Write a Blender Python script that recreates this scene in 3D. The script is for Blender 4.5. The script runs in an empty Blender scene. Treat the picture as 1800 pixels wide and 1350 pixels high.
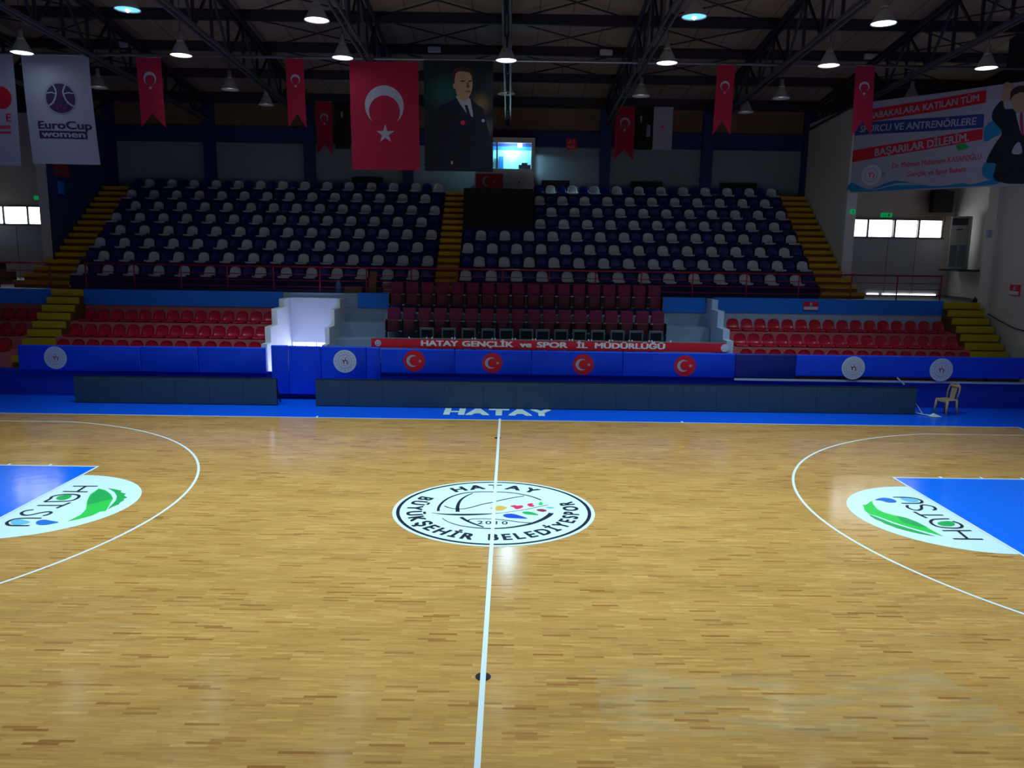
import bpy, math, random
from math import sin, cos, pi, sqrt, atan2, radians
from mathutils import Vector, Matrix
from mathutils.geometry import tessellate_polygon

SC = bpy.context.scene
COL = SC.collection
rnd = random.Random(7)

# ------------------------------------------------------------------ camera, world, exposure
cam_d = bpy.data.cameras.new('camera')
cam = bpy.data.objects.new('camera', cam_d)
COL.objects.link(cam)
CP = Vector((0.234, -13.59, 4.561))
yaw, pitch, roll = 0.003873, 0.16732, 0.015003
fwd = Vector((sin(yaw) * cos(pitch), cos(yaw) * cos(pitch), -sin(pitch)))
rgt = Vector((cos(yaw), -sin(yaw), 0))
upv = rgt.cross(fwd)
r2 = rgt * cos(roll) + upv * sin(roll)
u2 = -rgt * sin(roll) + upv * cos(roll)
M = Matrix((r2, u2, -fwd)).transposed().to_4x4()
M.translation = CP
cam.matrix_world = M
cam_d.sensor_width = 36
cam_d.lens = 1406.0 / 1800 * 36
cam_d.clip_start = 0.05
SC.camera = cam

W = bpy.data.worlds.new('world')
SC.world = W
W.use_nodes = True
W.node_tree.nodes['Background'].inputs[0].default_value = (0.6, 0.7, 0.9, 1)
W.node_tree.nodes['Background'].inputs[1].default_value = 0.3

vs = SC.view_settings
vs.view_transform = 'Standard'
vs.look = 'None'
vs.gamma = 1
vs.use_curve_mapping = False
vs.exposure = 0.0
LAMP_COL = (0.62, 0.90, 1.0)
P_COURT = 1500.0      # lamps over the court
P_NEAR = 1200.0        # lit row above the far sideline
P_FRONT = 42.0       # lit row over the barrier pads
P_FAR = 6.0         # dim row over the stand

# ------------------------------------------------------------------ helpers
def lin(c):
    return tuple((x / 255 / 12.92) if x / 255 <= 0.04045 else ((x / 255 + 0.055) / 1.055) ** 2.4 for x in c)

MATS = {}
def mat(name, rgb, rough=0.6, metal=0.0, var=0.12, scale=6.0, emit=0.0, spec=0.5, coat=0.0, bump=0.0, ecol=None):
    if name in MATS:
        return MATS[name]
    m = bpy.data.materials.new(name)
    m.use_nodes = True
    nt = m.node_tree
    b = nt.nodes['Principled BSDF']
    c = lin(rgb)
    tc = nt.nodes.new('ShaderNodeTexCoord')
    n = nt.nodes.new('ShaderNodeTexNoise')
    n.inputs['Scale'].default_value = scale
    n.inputs['Detail'].default_value = 3
    nt.links.new(tc.outputs['Object'], n.inputs['Vector'])
    mx = nt.nodes.new('ShaderNodeMix')
    mx.data_type = 'RGBA'
    nt.links.new(n.outputs['Fac'], mx.inputs[0])
    mx.inputs[6].default_value = (*[x * (1 - var) for x in c], 1)
    mx.inputs[7].default_value = (*[min(1, x * (1 + var)) for x in c], 1)
    nt.links.new(mx.outputs[2], b.inputs['Base Color'])
    b.inputs['Roughness'].default_value = rough
    b.inputs['Metallic'].default_value = metal
    b.inputs['Specular IOR Level'].default_value = spec
    b.inputs['Coat Weight'].default_value = coat
    if emit:
        b.inputs['Emission Color'].default_value = (*(ecol or c), 1)
        b.inputs['Emission Strength'].default_value = emit
    if bump:
        bp = nt.nodes.new('ShaderNodeBump')
        bp.inputs['Strength'].default_value = bump
        bp.inputs['Distance'].default_value = 0.02
        nt.links.new(n.outputs['Fac'], bp.inputs['Height'])
        nt.links.new(bp.outputs['Normal'], b.inputs['Normal'])
    MATS[name] = m
    return m

class MB:
    def __init__(s):
        s.v = []; s.f = []; s.m = []; s.sm = []; s.mats = []
    def mi(s, m):
        if m not in s.mats:
            s.mats.append(m)
        return s.mats.index(m)
    def add(s, vs_, fs, m, smooth=False):
        o = len(s.v); k = s.mi(m)
        s.v += [tuple(p) for p in vs_]
        for f in fs:
            s.f.append(tuple(i + o for i in f)); s.m.append(k); s.sm.append(smooth)
        return s
    def box(s, x0, y0, z0, x1, y1, z1, m):
        v = [(x0, y0, z0), (x1, y0, z0), (x1, y1, z0), (x0, y1, z0), (x0, y0, z1), (x1, y0, z1), (x1, y1, z1), (x0, y1, z1)]
        return s.add(v, [(0, 3, 2, 1), (4, 5, 6, 7), (0, 1, 5, 4), (1, 2, 6, 5), (2, 3, 7, 6), (3, 0, 4, 7)], m)
    def rbox(s, x0, y0, z0, x1, y1, z1, m, r=0.02, axis='y'):
        # box with the edges that run round its front face rounded (axis = facing axis)
        n = 4
        if axis == 'y': a0, a1, b0, b1, d0, d1 = x0, x1, z0, z1, y0, y1
        elif axis == 'z': a0, a1, b0, b1, d0, d1 = x0, x1, y0, y1, z0, z1
        else: a0, a1, b0, b1, d0, d1 = y0, y1, z0, z1, x0, x1
        def P(a, b, d):
            return (a, d, b) if axis == 'y' else ((a, b, d) if axis == 'z' else (d, a, b))
        rings = []
        for (ins, dd) in ((r, d0), (r * 0.3, d0 + r * 0.3), (0, d0 + r), (0, d1 - r), (r * 0.3, d1 - r * 0.3), (r, d1)):
            ring = []
            for ca, cb, st in ((a1, b1, 0), (a0, b1, 1), (a0, b0, 2), (a1, b0, 3)):
                sx = -1 if ca == a1 else 1; sy = -1 if cb == b1 else 1
                for i in range(n + 1):
                    t = (st + i / n) * pi / 2
                    ring.append(P(ca + sx * r + (r - ins) * cos(t), cb + sy * r + (r - ins) * sin(t), dd))
            rings.append(ring)
        L = len(rings[0]); v = sum(rings, []); f = []
        for k in range(5):
            for i in range(L):
                j = (i + 1) % L
                f.append((k * L + i, k * L + j, (k + 1) * L + j, (k + 1) * L + i))
        f.append(tuple(range(L))[::-1]); f.append(tuple(5 * L + i for i in range(L)))
        return s.add(v, f, m, True)
    def tube(s, pts, r, m, n=8, caps=True):
        pts = [Vector(p) for p in pts]
        rs = r if isinstance(r, (list, tuple)) else [r] * len(pts)
        v = []; f = []
        ref = None
        for i, p in enumerate(pts):
            d = (pts[min(i + 1, len(pts) - 1)] - pts[max(i - 1, 0)]).normalized()
            if ref is None or abs(ref.dot(d)) > 0.95:
                ref = Vector((0, 0, 1)) if abs(d.z) < 0.9 else Vector((0, 1, 0))
            a = d.cross(ref).normalized(); b = d.cross(a).normalized()
            for k in range(n):
                t = 2 * pi * k / n
                v.append(p + a * cos(t) * rs[i] + b * sin(t) * rs[i])
        for i in range(len(pts) - 1):
            for k in range(n):
                j = (k + 1) % n
                f.append((i * n + k, i * n + j, (i + 1) * n + j, (i + 1) * n + k))
        if caps:
            f.append(tuple(range(n))[::-1]); f.append(tuple((len(pts) - 1) * n + k for k in range(n)))
        return s.add(v, f, m, True)
    def bar(s, a, b, w, h, m):
        # rectangular bar from a to b
        a = Vector(a); b = Vector(b); d = (b - a).normalized()
        ref = Vector((0, 0, 1)) if abs(d.z) < 0.95 else Vector((0, 1, 0))
        x = d.cross(ref).normalized() * w / 2; y = x.cross(d).normalized() * h / 2
        v = [a - x - y, a + x - y, a + x + y, a - x + y, b - x - y, b + x - y, b + x + y, b - x + y]
        return s.add(v, [(0, 3, 2, 1), (4, 5, 6, 7), (0, 1, 5, 4), (1, 2, 6, 5), (2, 3, 7, 6), (3, 0, 4, 7)], m)
    def lathe(s, prof, m, c=(0, 0, 0), n=20, smooth=True):
        v = []; f = []
        for r, z in prof:
            for k in range(n):
                t = 2 * pi * k / n
                v.append((c[0] + r * cos(t), c[1] + r * sin(t), c[2] + z))
        for i in range(len(prof) - 1):
            for k in range(n):
                j = (k + 1) % n
                f.append((i * n + k, i * n + j, (i + 1) * n + j, (i + 1) * n + k))
        return s.add(v, f, m, smooth)
    def flat(s, tris, fn, m):
        # tris: (verts2d, faces); fn maps (a, b) -> 3d point
        o = Vector(fn(0, 0)); nrm = (Vector(fn(1, 0)) - o).cross(Vector(fn(0, 1)) - o)
        return s.add([tuple(Vector(fn(p[0], p[1])) + nrm * (p[2] * 0.0006 if len(p) > 2 else 0)) for p in tris[0]], tris[1], m)
    def build(s, name, parent=None, loc=None, rz=0.0):
        me = bpy.data.meshes.new(name)
        me.from_pydata(s.v, [], s.f)
        for m in s.mats: me.materials.append(m)
        me.polygons.foreach_set('material_index', s.m)
        me.polygons.foreach_set('use_smooth', s.sm)
        me.update()
        o = bpy.data.objects.new(name, me)
        COL.objects.link(o)
        if parent: o.parent = parent
        if loc is not None: o.location = loc
        if rz: o.rotation_euler = (0, 0, rz)
        return o

def tag(o, label, cat, group=None, kind=None):
    o['label'] = label; o['category'] = cat
    if group: o['group'] = group
    if kind: o['kind'] = kind
    return o
def struct(o):
    o['kind'] = 'structure'
    return o
def empty(name, loc=(0, 0, 0), rz=0.0):
    o = bpy.data.objects.new(name, None)
    o.empty_display_size = 0.1
    o.location = loc; o.rotation_euler = (0, 0, rz)
    COL.objects.link(o)
    return o
def thing(name, label, cat, loc=(0, 0, 0), rz=0.0, group=None):
    return tag(empty(name, loc, rz), label, cat, group)
def copy_tree(o, parent=None):
    c = o.copy(); COL.objects.link(c)
    if parent: c.parent = parent
    for ch in list(o.children): copy_tree(ch, c)
    return c

# --- flat shapes
def poly(pts):
    pts = [tuple(p[:2]) for p in pts]
    t = tessellate_polygon([[Vector((x, y, 0)) for x, y in pts]])
    return pts, [tuple(f) for f in t]
def rect(x0, y0, x1, y1):
    return [(x0, y0), (x1, y0), (x1, y1), (x0, y1)], [(0, 1, 2, 3)]
def disc(cx, cy, r, n=40, ry=None):
    ry = ry or r
    return poly([(cx + r * cos(2 * pi * k / n), cy + ry * sin(2 * pi * k / n)) for k in range(n)])
def ring(cx, cy, r0, r1, a0=0, a1=2 * pi, n=48):
    v = []; f = []
    for k in range(n + 1):
        t = a0 + (a1 - a0) * k / n
        v += [(cx + r0 * cos(t), cy + r0 * sin(t)), (cx + r1 * cos(t), cy + r1 * sin(t))]
    for k in range(n): f.append((2 * k, 2 * k + 1, 2 * k + 3, 2 * k + 2))
    return v, f
def stroke(pts, w):
    v = []; f = []
    ws = w if isinstance(w, (list, tuple)) else [w] * len(pts)
    P = [Vector(p) for p in pts]
    for i, p in enumerate(P):
        d = (P[min(i + 1, len(P) - 1)] - P[max(i - 1, 0)]).normalized()
        nrm = Vector((-d.y, d.x)) * ws[i] / 2
        v += [tuple(p + nrm), tuple(p - nrm)]
    for i in range(len(P) - 1): f.append((2 * i, 2 * i + 1, 2 * i + 3, 2 * i + 2))
    return v, f
def smooth(pts, n=4, closed=False):
    out = []; L = len(pts); rng = range(L) if closed else range(L - 1)
    for i in rng:
        if closed: p0, p1, p2, p3 = pts[i - 1], pts[i], pts[(i + 1) % L], pts[(i + 2) % L]
        else: p0, p1, p2, p3 = pts[max(i - 1, 0)], pts[i], pts[i + 1], pts[min(i + 2, L - 1)]
        for k in range(n):
            t = k / n
            out.append(tuple(0.5 * ((2 * b) + (-a + c) * t + (2 * a - 5 * b + 4 * c - d) * t * t + (-a + 3 * b - 3 * c + d) * t ** 3) for a, b, c, d in zip(p0, p1, p2, p3)))
    if not closed: out.append(tuple(pts[-1]))
    return out
def star(cx, cy, r, a0=pi / 2, n=5, k=0.382):
    return poly([(cx + (r if i % 2 == 0 else r * k) * cos(a0 + i * pi / n), cy + (r if i % 2 == 0 else r * k) * sin(a0 + i * pi / n)) for i in range(2 * n)])
def crescent(cx, cy, R, r, d, ang):
    # moon whose opening points along ang
    x = (d * d + R * R - r * r) / (2 * d); h = sqrt(max(R * R - x * x, 0))
    A0 = atan2(h, x); B0 = atan2(h, x - d)
    pts = [(R * cos(A0 + (2 * pi - 2 * A0) * k / 36), R * sin(A0 + (2 * pi - 2 * A0) * k / 36)) for k in range(37)]
    pts += [(d + r * cos(-B0 - (2 * pi - 2 * B0) * k / 36), r * sin(-B0 - (2 * pi - 2 * B0) * k / 36)) for k in range(1, 36)]
    ca, sa = cos(ang), sin(ang)
    return poly([(cx + x_ * ca - y_ * sa, cy + x_ * sa + y_ * ca) for x_, y_ in pts])
_cap = [None]
def text(s, h, bold=0.0, xs=1.0, track=1.0, ang=0.0, at=(0, 0), shear=0.0, center=True, fit=None):
    cu = bpy.data.curves.new('t', 'FONT')
    cu.body = s; cu.size = 1.0; cu.space_character = track; cu.shear = shear
    cu.resolution_u = 3
    o = bpy.data.objects.new('t', cu); COL.objects.link(o)
    dg = bpy.context.evaluated_depsgraph_get()
    me = bpy.data.meshes.new_from_object(o.evaluated_get(dg))
    v = [(p.co.x, p.co.y) for p in me.vertices]; f = [tuple(p.vertices) for p in me.polygons]
    bpy.data.objects.remove(o); bpy.data.curves.remove(cu); bpy.data.meshes.remove(me)
    if _cap[0] is None:
        _cap[0] = 1.0
        hv, _f = text('H', 1.0)
        _cap[0] = max(p[1] for p in hv) - min(p[1] for p in hv)
    if bold:
        v0, f0 = v, f; v = []; f = []
        for ly, (dx, dy) in enumerate(((0, 0), (-1, -0.6), (1, -0.6), (1, 0.6), (-1, 0.6))):
            o_ = len(v); v += [(p[0] + dx * bold, p[1] + dy * bold, ly) for p in v0]; f += [tuple(i + o_ for i in q) for q in f0]
    k = h / _cap[0]
    x0 = min(p[0] for p in v); x1 = max(p[0] for p in v)
    if fit: xs = fit / ((x1 - x0) * k)
    xc = (x0 + x1) / 2 if center else x0
    ca, sa = cos(ang), sin(ang)
    out = []
    for p in v:
        X = (p[0] - xc) * k * xs; Y = p[1] * k
        out.append((at[0] + X * ca - Y * sa, at[1] + X * sa + Y * ca) + tuple(p[2:]))
    return out, f
def subdiv(t, L):
    v, f = list(t[0]), []
    st = []
    for q in t[1]:
        for i in range(1, len(q) - 1): st.append((q[0], q[i], q[i + 1]))
    while st:
        a, b, c = st.pop()
        e = [((Vector(v[p]) - Vector(v[q])).length, p, q, r) for p, q, r in ((a, b, c), (b, c, a), (c, a, b))]
        l, p, q, r = max(e)
        if l > L:
            m = tuple((x + y) / 2 for x, y in zip(v[p], v[q])); v.append(m); k = len(v) - 1
            st += [(p, k, r), (k, q, r)]
        else: f.append((a, b, c))
    return v, f

def text_arc(s, r, a_mid, h, top=True, gap=0.05, bold=0.0, xs=1.0):
    """letters round a circle; r = radius of the letters' middle"""
    ws = []
    for ch in s:
        if ch == ' ': ws.append(h * 0.45); continue
        v, _ = text(ch, h, bold, xs)
        ws.append(max(p[0] for p in v) - min(p[0] for p in v))
    tot = sum(ws) + gap * (len(s) - 1)
    pos = -tot / 2; V = []; F = []
    for ch, w in zip(s, ws):
        m = pos + w / 2; pos += w + gap
        if ch == ' ': continue
        if top:
            a = a_mid - m / r; at = ((r - h / 2) * cos(a), (r - h / 2) * sin(a)); rot = a - pi / 2
        else:
            a = a_mid + m / r; at = ((r + h / 2) * cos(a), (r + h / 2) * sin(a)); rot = a + pi / 2
        v, f = text(ch, h, bold, xs, ang=rot, at=at)
        o = len(V); V += v; F += [tuple(i + o for i in q) for q in f]
    return V, F

# ------------------------------------------------------------------ materials
m_blue_fl = mat('blue_floor_paint', (0, 90, 235), 0.3, var=0.05, scale=1.2)
m_lane = mat('blue_lane_paint', (0, 112, 250), 0.14, var=0.04, scale=3, bump=0.12)
m_line = mat('white_line_paint', (232, 236, 238), 0.35, var=0.03)
m_logo = mat('white_logo_paint', (222, 240, 240), 0.35, var=0.03)
m_ink = mat('navy_ink', (22, 26, 48), 0.4, var=0.1)
m_black = mat('black_ink', (14, 14, 20), 0.4, var=0.1)
m_seat_w = mat('white_seat_plastic', (198, 203, 214), 0.32, var=0.02)
m_seat_b = mat('blue_seat_plastic', (14, 26, 120), 0.28, var=0.12)
m_seat_r = mat('red_seat_plastic', (172, 10, 40), 0.28, var=0.08)
m_step_b = mat('dark_blue_concrete', (18, 26, 84), 0.8, var=0.2, scale=2)
m_step_r = mat('red_brown_concrete', (192, 100, 102), 0.8, var=0.15, scale=2)
m_step_g = mat('grey_concrete', (140, 156, 184), 0.8, var=0.1, scale=2)
m_yel = mat('orange_yellow_paint', (214, 160, 10), 0.6, var=0.14, scale=3)
m_yel2 = mat('yellow_paint', (196, 172, 12), 0.6, var=0.14, scale=3)
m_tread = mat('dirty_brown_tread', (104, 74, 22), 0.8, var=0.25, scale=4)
m_yelr = mat('shaded_orange_riser', (150, 96, 10), 0.7, var=0.25, scale=4)  # darker tone paints in the shade under the step nosing
m_par = mat('light_blue_paint', (0, 120, 238), 0.55, var=0.08, scale=1.5)
m_parl = mat('pale_blue_paint', (172, 192, 226), 0.6, var=0.08, scale=1.5)
m_white = mat('white_wall_paint', (214, 216, 220), 0.7, var=0.05, scale=1)
m_wall = mat('grey_white_wall_paint', (196, 196, 192), 0.75, var=0.08, scale=0.8)
m_wallb = mat('blue_wall_paint', (8, 44, 104), 0.6, var=0.1, scale=0.8)
m_pad = mat('blue_vinyl_pad', (0, 68, 232), 0.5, var=0.06, scale=2, bump=0.15, spec=0.3)
m_padd = mat('navy_vinyl_pad', (0, 30, 132), 0.5, var=0.08, scale=2, bump=0.15)
m_fwall = mat('deep_blue_wall_paint', (0, 50, 180), 0.45, var=0.08, scale=1)
m_steel = mat('navy_steel', (26, 32, 48), 0.6, 0.0, var=0.15)
m_steell = mat('grey_blue_steel', (64, 68, 80), 0.6, 0.0, var=0.15)
m_col = mat('blue_column_paint', (10, 32, 98), 0.5, var=0.1)
m_roofp = mat('brown_grey_roof_panel', (122, 110, 96), 0.8, var=0.2, scale=0.5)
m_brown = mat('brown_panel', (112, 90, 70), 0.8, var=0.25, scale=0.7)
m_red = mat('flag_red_cloth', (168, 16, 62), 0.85, var=0.05)
m_redv = mat('red_vinyl', (206, 16, 48), 0.5, var=0.04)
m_fwhite = mat('white_cloth', (166, 171, 196), 0.85, var=0.04)
m_rail = mat('red_rail_paint', (150, 12, 44), 0.4, var=0.1)
m_led = mat('led_board_face', (44, 72, 90), 0.42, var=0.1, scale=3, spec=0.4)
m_ledf = mat('led_board_frame', (8, 18, 26), 0.5)
m_vip = mat('maroon_fabric', (108, 14, 62), 0.8, var=0.12, scale=20)
m_vip2 = mat('dark_maroon_shell', (84, 8, 36), 0.6, var=0.12)
m_dark = mat('dark_grey_plastic', (26, 34, 40), 0.5, var=0.15)
m_off = mat('slate_plastic', (84, 106, 116), 0.5, var=0.1)
m_tarp = mat('black_tarp', (7, 10, 14), 0.8, var=0.3, scale=3)
m_alu = mat('brushed_aluminium', (150, 152, 156), 0.35, 0.8, var=0.1)
m_lampin = mat('lamp_housing', (190, 190, 188), 0.5, 0.0, var=0.1)
m_glow = mat('lit_lamp_glass', (220, 245, 255), 0.3, emit=7.0, ecol=(0.75, 0.95, 1.0))
m_glowb = mat('lit_blue_lamp_glass', (150, 210, 255), 0.3, emit=1.6, ecol=(0.12, 0.5, 1.0))
m_glowd = mat('dim_lamp_glass', (190, 200, 205), 0.3, emit=0.55, ecol=(0.8, 0.9, 1.0))
m_bulb = mat('lamp_bulb', (255, 255, 255), 0.3, emit=25.0, ecol=(0.9, 0.97, 1.0))
m_pane = mat('daylight_pane', (240, 245, 250), 0.2, emit=5.0, ecol=(0.93, 0.96, 1.0), var=0.02)
m_frame = mat('grey_door_frame', (112, 112, 116), 0.6, var=0.08)
m_door = mat('grey_metal_door', (186, 188, 198), 0.5, 0.1, var=0.08, scale=1.5)
m_exit = mat('green_exit_sign', (10, 190, 80), 0.4, emit=0.3, ecol=(0.0, 0.6, 0.16))
m_beige = mat('beige_chair_plastic', (176, 150, 112), 0.4, var=0.06)
m_card = mat('brown_cardboard', (128, 92, 66), 0.9, var=0.12)
m_green = mat('leaf_green', (44, 200, 76), 0.4, var=0.08)
m_green2 = mat('leaf_dark_green', (30, 168, 84), 0.4, var=0.08)
m_lblue = mat('drop_light_blue', (110, 190, 230), 0.4)
m_mblue = mat('drop_blue', (20, 110, 205), 0.4)
m_cyan = mat('wave_cyan', (20, 130, 190), 0.8, var=0.1)
m_bblue = mat('banner_blue', (38, 66, 150), 0.8)
m_pink = mat('banner_pink_ink', (205, 60, 100), 0.8)
m_skin = mat('printed_skin', (176, 146, 118), 0.85, var=0.06)
m_suit = mat('printed_dark_suit', (20, 28, 46), 0.85, var=0.1)
m_hair = mat('printed_hair', (60, 46, 38), 0.85)
m_purple = mat('purple_ink', (60, 34, 92), 0.8)
m_yellowd = mat('ochre_ink', (226, 170, 70), 0.5)
m_pinkd = mat('crimson_ink', (222, 36, 86), 0.5)
m_maro = mat('maroon_ink', (150, 20, 60), 0.5)
m_royal = mat('royal_ink', (0, 66, 190), 0.5)
m_emb = mat('emblem_white', (196, 204, 232), 0.6, var=0.04)
m_embg = mat('emblem_grey', (120, 128, 170), 0.6)

def floor_wood():
    m = bpy.data.materials.new('golden_parquet'); m.use_nodes = True
    nt = m.node_tree; N = nt.nodes; L = nt.links; b = N['Principled BSDF']
    tc = N.new('ShaderNodeTexCoord')
    br = N.new('ShaderNodeTexBrick')
    br.inputs['Scale'].default_value = 1.0
    br.inputs['Brick Width'].default_value = 0.34
    br.inputs['Row Height'].default_value = 0.042
    br.inputs['Mortar Size'].default_value = 0.0012
    br.inputs['Mortar Smooth'].default_value = 0.6
    br.offset = 0.37; br.offset_frequency = 2
    br.inputs['Color1'].default_value = (0, 0, 0, 1); br.inputs['Color2'].default_value = (1, 1, 1, 1)
    br.inputs['Mortar'].default_value = (0.35, 0.35, 0.35, 1)
    L.new(tc.outputs['Object'], br.inputs['Vector'])
    rp = N.new('ShaderNodeValToRGB')
    e = rp.color_ramp.elements
    e[0].position = 0.0; e[0].color = (*lin((170, 108, 56)), 1)
    e[1].position = 1.0; e[1].color = (*lin((218, 166, 96)), 1)
    for p, c in ((0.03, (180, 122, 66)), (0.10, (198, 142, 78)), (0.5, (205, 149, 82)), (0.92, (211, 156, 88))):
        x = e.new(p); x.color = (*lin(c), 1)
    L.new(br.outputs['Color'], rp.inputs['Fac'])
    n = N.new('ShaderNodeTexNoise'); n.inputs['Scale'].default_value = 0.9; n.inputs['Detail'].default_value = 4
    mp = N.new('ShaderNodeMapping'); mp.inputs['Scale'].default_value = (0.45, 2.2, 1)
    L.new(tc.outputs['Object'], mp.inputs['Vector']); L.new(mp.outputs['Vector'], n.inputs['Vector'])
    n2 = N.new('ShaderNodeTexNoise'); n2.inputs['Scale'].default_value = 5; n2.inputs['Detail'].default_value = 5
    mp2 = N.new('ShaderNodeMapping'); mp2.inputs['Scale'].default_value = (0.7, 9, 1)
    L.new(tc.outputs['Object'], mp2.inputs['Vector']); L.new(mp2.outputs['Vector'], n2.inputs['Vector'])
    r1 = N.new('ShaderNodeMapRange'); r1.inputs[1].default_value = 0.3; r1.inputs[2].default_value = 0.7; r1.inputs[3].default_value = 0.86; r1.inputs[4].default_value = 1.1
    L.new(n.outputs['Fac'], r1.inputs[0])
    r2_ = N.new('ShaderNodeMapRange'); r2_.inputs[1].default_value = 0.3; r2_.inputs[2].default_value = 0.7; r2_.inputs[3].default_value = 0.86; r2_.inputs[4].default_value = 1.1
    L.new(n2.outputs['Fac'], r2_.inputs[0])
    mu = N.new('ShaderNodeMath'); mu.operation = 'MULTIPLY'
    L.new(r1.outputs[0], mu.inputs[0]); L.new(r2_.outputs[0], mu.inputs[1])
    vm = N.new('ShaderNodeVectorMath'); vm.operation = 'SCALE'
    L.new(rp.outputs['Color'], vm.inputs[0]); L.new(mu.outputs[0], vm.inputs['Scale'])
    L.new(vm.outputs[0], b.inputs['Base Color'])
    rr = N.new('ShaderNodeMapRange'); rr.inputs[3].default_value = 0.09; rr.inputs[4].default_value = 0.17
    L.new(n.outputs['Fac'], rr.inputs[0]); L.new(rr.outputs[0], b.inputs['Roughness'])
    b.inputs['Specular IOR Level'].default_value = 0.45
    bp = N.new('ShaderNodeBump'); bp.inputs['Strength'].default_value = 0.06; bp.inputs['Distance'].default_value = 0.01
    L.new(n2.outputs['Fac'], bp.inputs['Height']); L.new(bp.outputs['Normal'], b.inputs['Normal'])
    return m
m_wood = floor_wood()

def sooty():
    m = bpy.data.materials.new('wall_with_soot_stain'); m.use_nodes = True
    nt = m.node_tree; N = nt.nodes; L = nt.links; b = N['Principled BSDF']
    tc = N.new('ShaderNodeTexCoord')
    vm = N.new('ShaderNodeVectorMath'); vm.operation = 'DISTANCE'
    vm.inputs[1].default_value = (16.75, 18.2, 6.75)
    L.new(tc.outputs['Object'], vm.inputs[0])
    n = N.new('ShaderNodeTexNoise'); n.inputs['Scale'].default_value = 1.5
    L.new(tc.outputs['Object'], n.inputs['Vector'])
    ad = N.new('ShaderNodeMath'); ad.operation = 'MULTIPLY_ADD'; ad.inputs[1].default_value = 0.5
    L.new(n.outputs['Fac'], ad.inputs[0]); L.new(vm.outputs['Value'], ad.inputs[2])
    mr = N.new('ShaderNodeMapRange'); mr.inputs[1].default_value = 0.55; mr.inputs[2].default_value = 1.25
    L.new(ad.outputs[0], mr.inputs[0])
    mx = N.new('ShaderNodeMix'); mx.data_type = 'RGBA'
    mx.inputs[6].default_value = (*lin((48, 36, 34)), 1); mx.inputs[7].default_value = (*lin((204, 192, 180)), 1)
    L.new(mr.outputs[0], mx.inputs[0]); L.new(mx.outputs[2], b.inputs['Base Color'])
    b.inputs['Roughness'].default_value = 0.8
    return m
m_soot = sooty()

# ------------------------------------------------------------------ lamps' positions (their own light sits in the builder)
LAMPS = {
    'front': (10.0, 9.75, [-13.5, -9.06, -4.55, 0.03, 4.53, 9.07, 13.5]),
    'near': (6.7, 10.0, [-8.98, -4.48, 4.53, 9.07]),
    'far': (15.0, 9.77, [-13.9, -9.42, 0.0, 4.6, 9.4, 13.85]),
    'back': (18.7, 9.9, [-9.3, 9.25]),
}

# ================================================================== SETTING
b = MB()
b.add([(-14.05, -7.55, 0), (14.05, -7.55, 0), (14.05, 7.55, 0), (-14.05, 7.55, 0)], [(0, 1, 2, 3)], m_wood)
floor = struct(b.build('floor'))
b = MB()
for x0, y0, x1, y1 in ((-20, 7.55, 17.4, 13.3), (-20, -16, 17.4, -7.55), (-20, -7.55, -14.05, 7.55), (14.05, -7.55, 17.4, 7.55)):
    b.add([(x0, y0, 0), (x1, y0, 0), (x1, y1, 0), (x0, y1, 0)], [(0, 1, 2, 3)], m_blue_fl)
b.build('blue_border', floor)

def F(z):
    return lambda x, y: (x, y, z)
# court lines
b = MB(); f = F(0.003)
for y in (7.525, -7.525): b.flat(rect(-14.05, y - 0.025, 14.05, y + 0.025), f, m_line)
for x in (14.025, -14.025): b.flat(rect(x - 0.025, -7.5, x + 0.025, 7.5), f, m_line)
for x in (-4.95, 4.95): b.flat(rect(x - 0.025, 7.55, x + 0.025, 7.72), f, m_line)
b.build('boundary_line', floor)
b = MB(); b.flat(rect(-0.03, -7.65, 0.03, 7.68), F(0.009), m_line)
b.build('halfway_line', floor)
for s in (-1, 1):
    b = MB()
    xb = 12.425 * s; a0 = math.asin(6.575 / 6.725)
    for y in (6.575, -6.575): b.flat(rect(min(11.01 * s, 14 * s), y - 0.025, max(11.01 * s, 14 * s), y + 0.025), F(0.0035), m_line)
    if s > 0: b.flat(ring(xb, 0, 6.7, 6.75, pi - a0, pi + a0, 96), F(0.003), m_line)
    else: b.flat(ring(xb, 0, 6.7, 6.75, -a0, a0, 96), F(0.003), m_line)
    b.build('three_point_line', floor)
    b = MB()
    b.flat(rect(min(8.2 * s, 14 * s), -2.45, max(8.2 * s, 14 * s), 2.45), F(0.004), m_lane)
    b.build('lane_paint', floor)
    b = MB()
    for y in (2.425, -2.425): b.flat(rect(min(8.2 * s, 14 * s), y - 0.025, max(8.2 * s, 14 * s), y + 0.025), F(0.006), m_line)
    b.flat(rect(8.2 * s - (0 if s > 0 else 0.05), -2.45, 8.2 * s + (0.05 if s > 0 else 0), 2.45), F(0.0065), m_line)
    for k in (1.05, 1.9, 2.75, 3.6):
        for sy in (1, -1):
            b.flat(rect((8.2 + k) * s - 0.025, 2.44 * sy, (8.2 + k) * s + 0.025, 2.55 * sy), F(0.0055), m_line)
    b.build('lane_line', floor)
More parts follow.
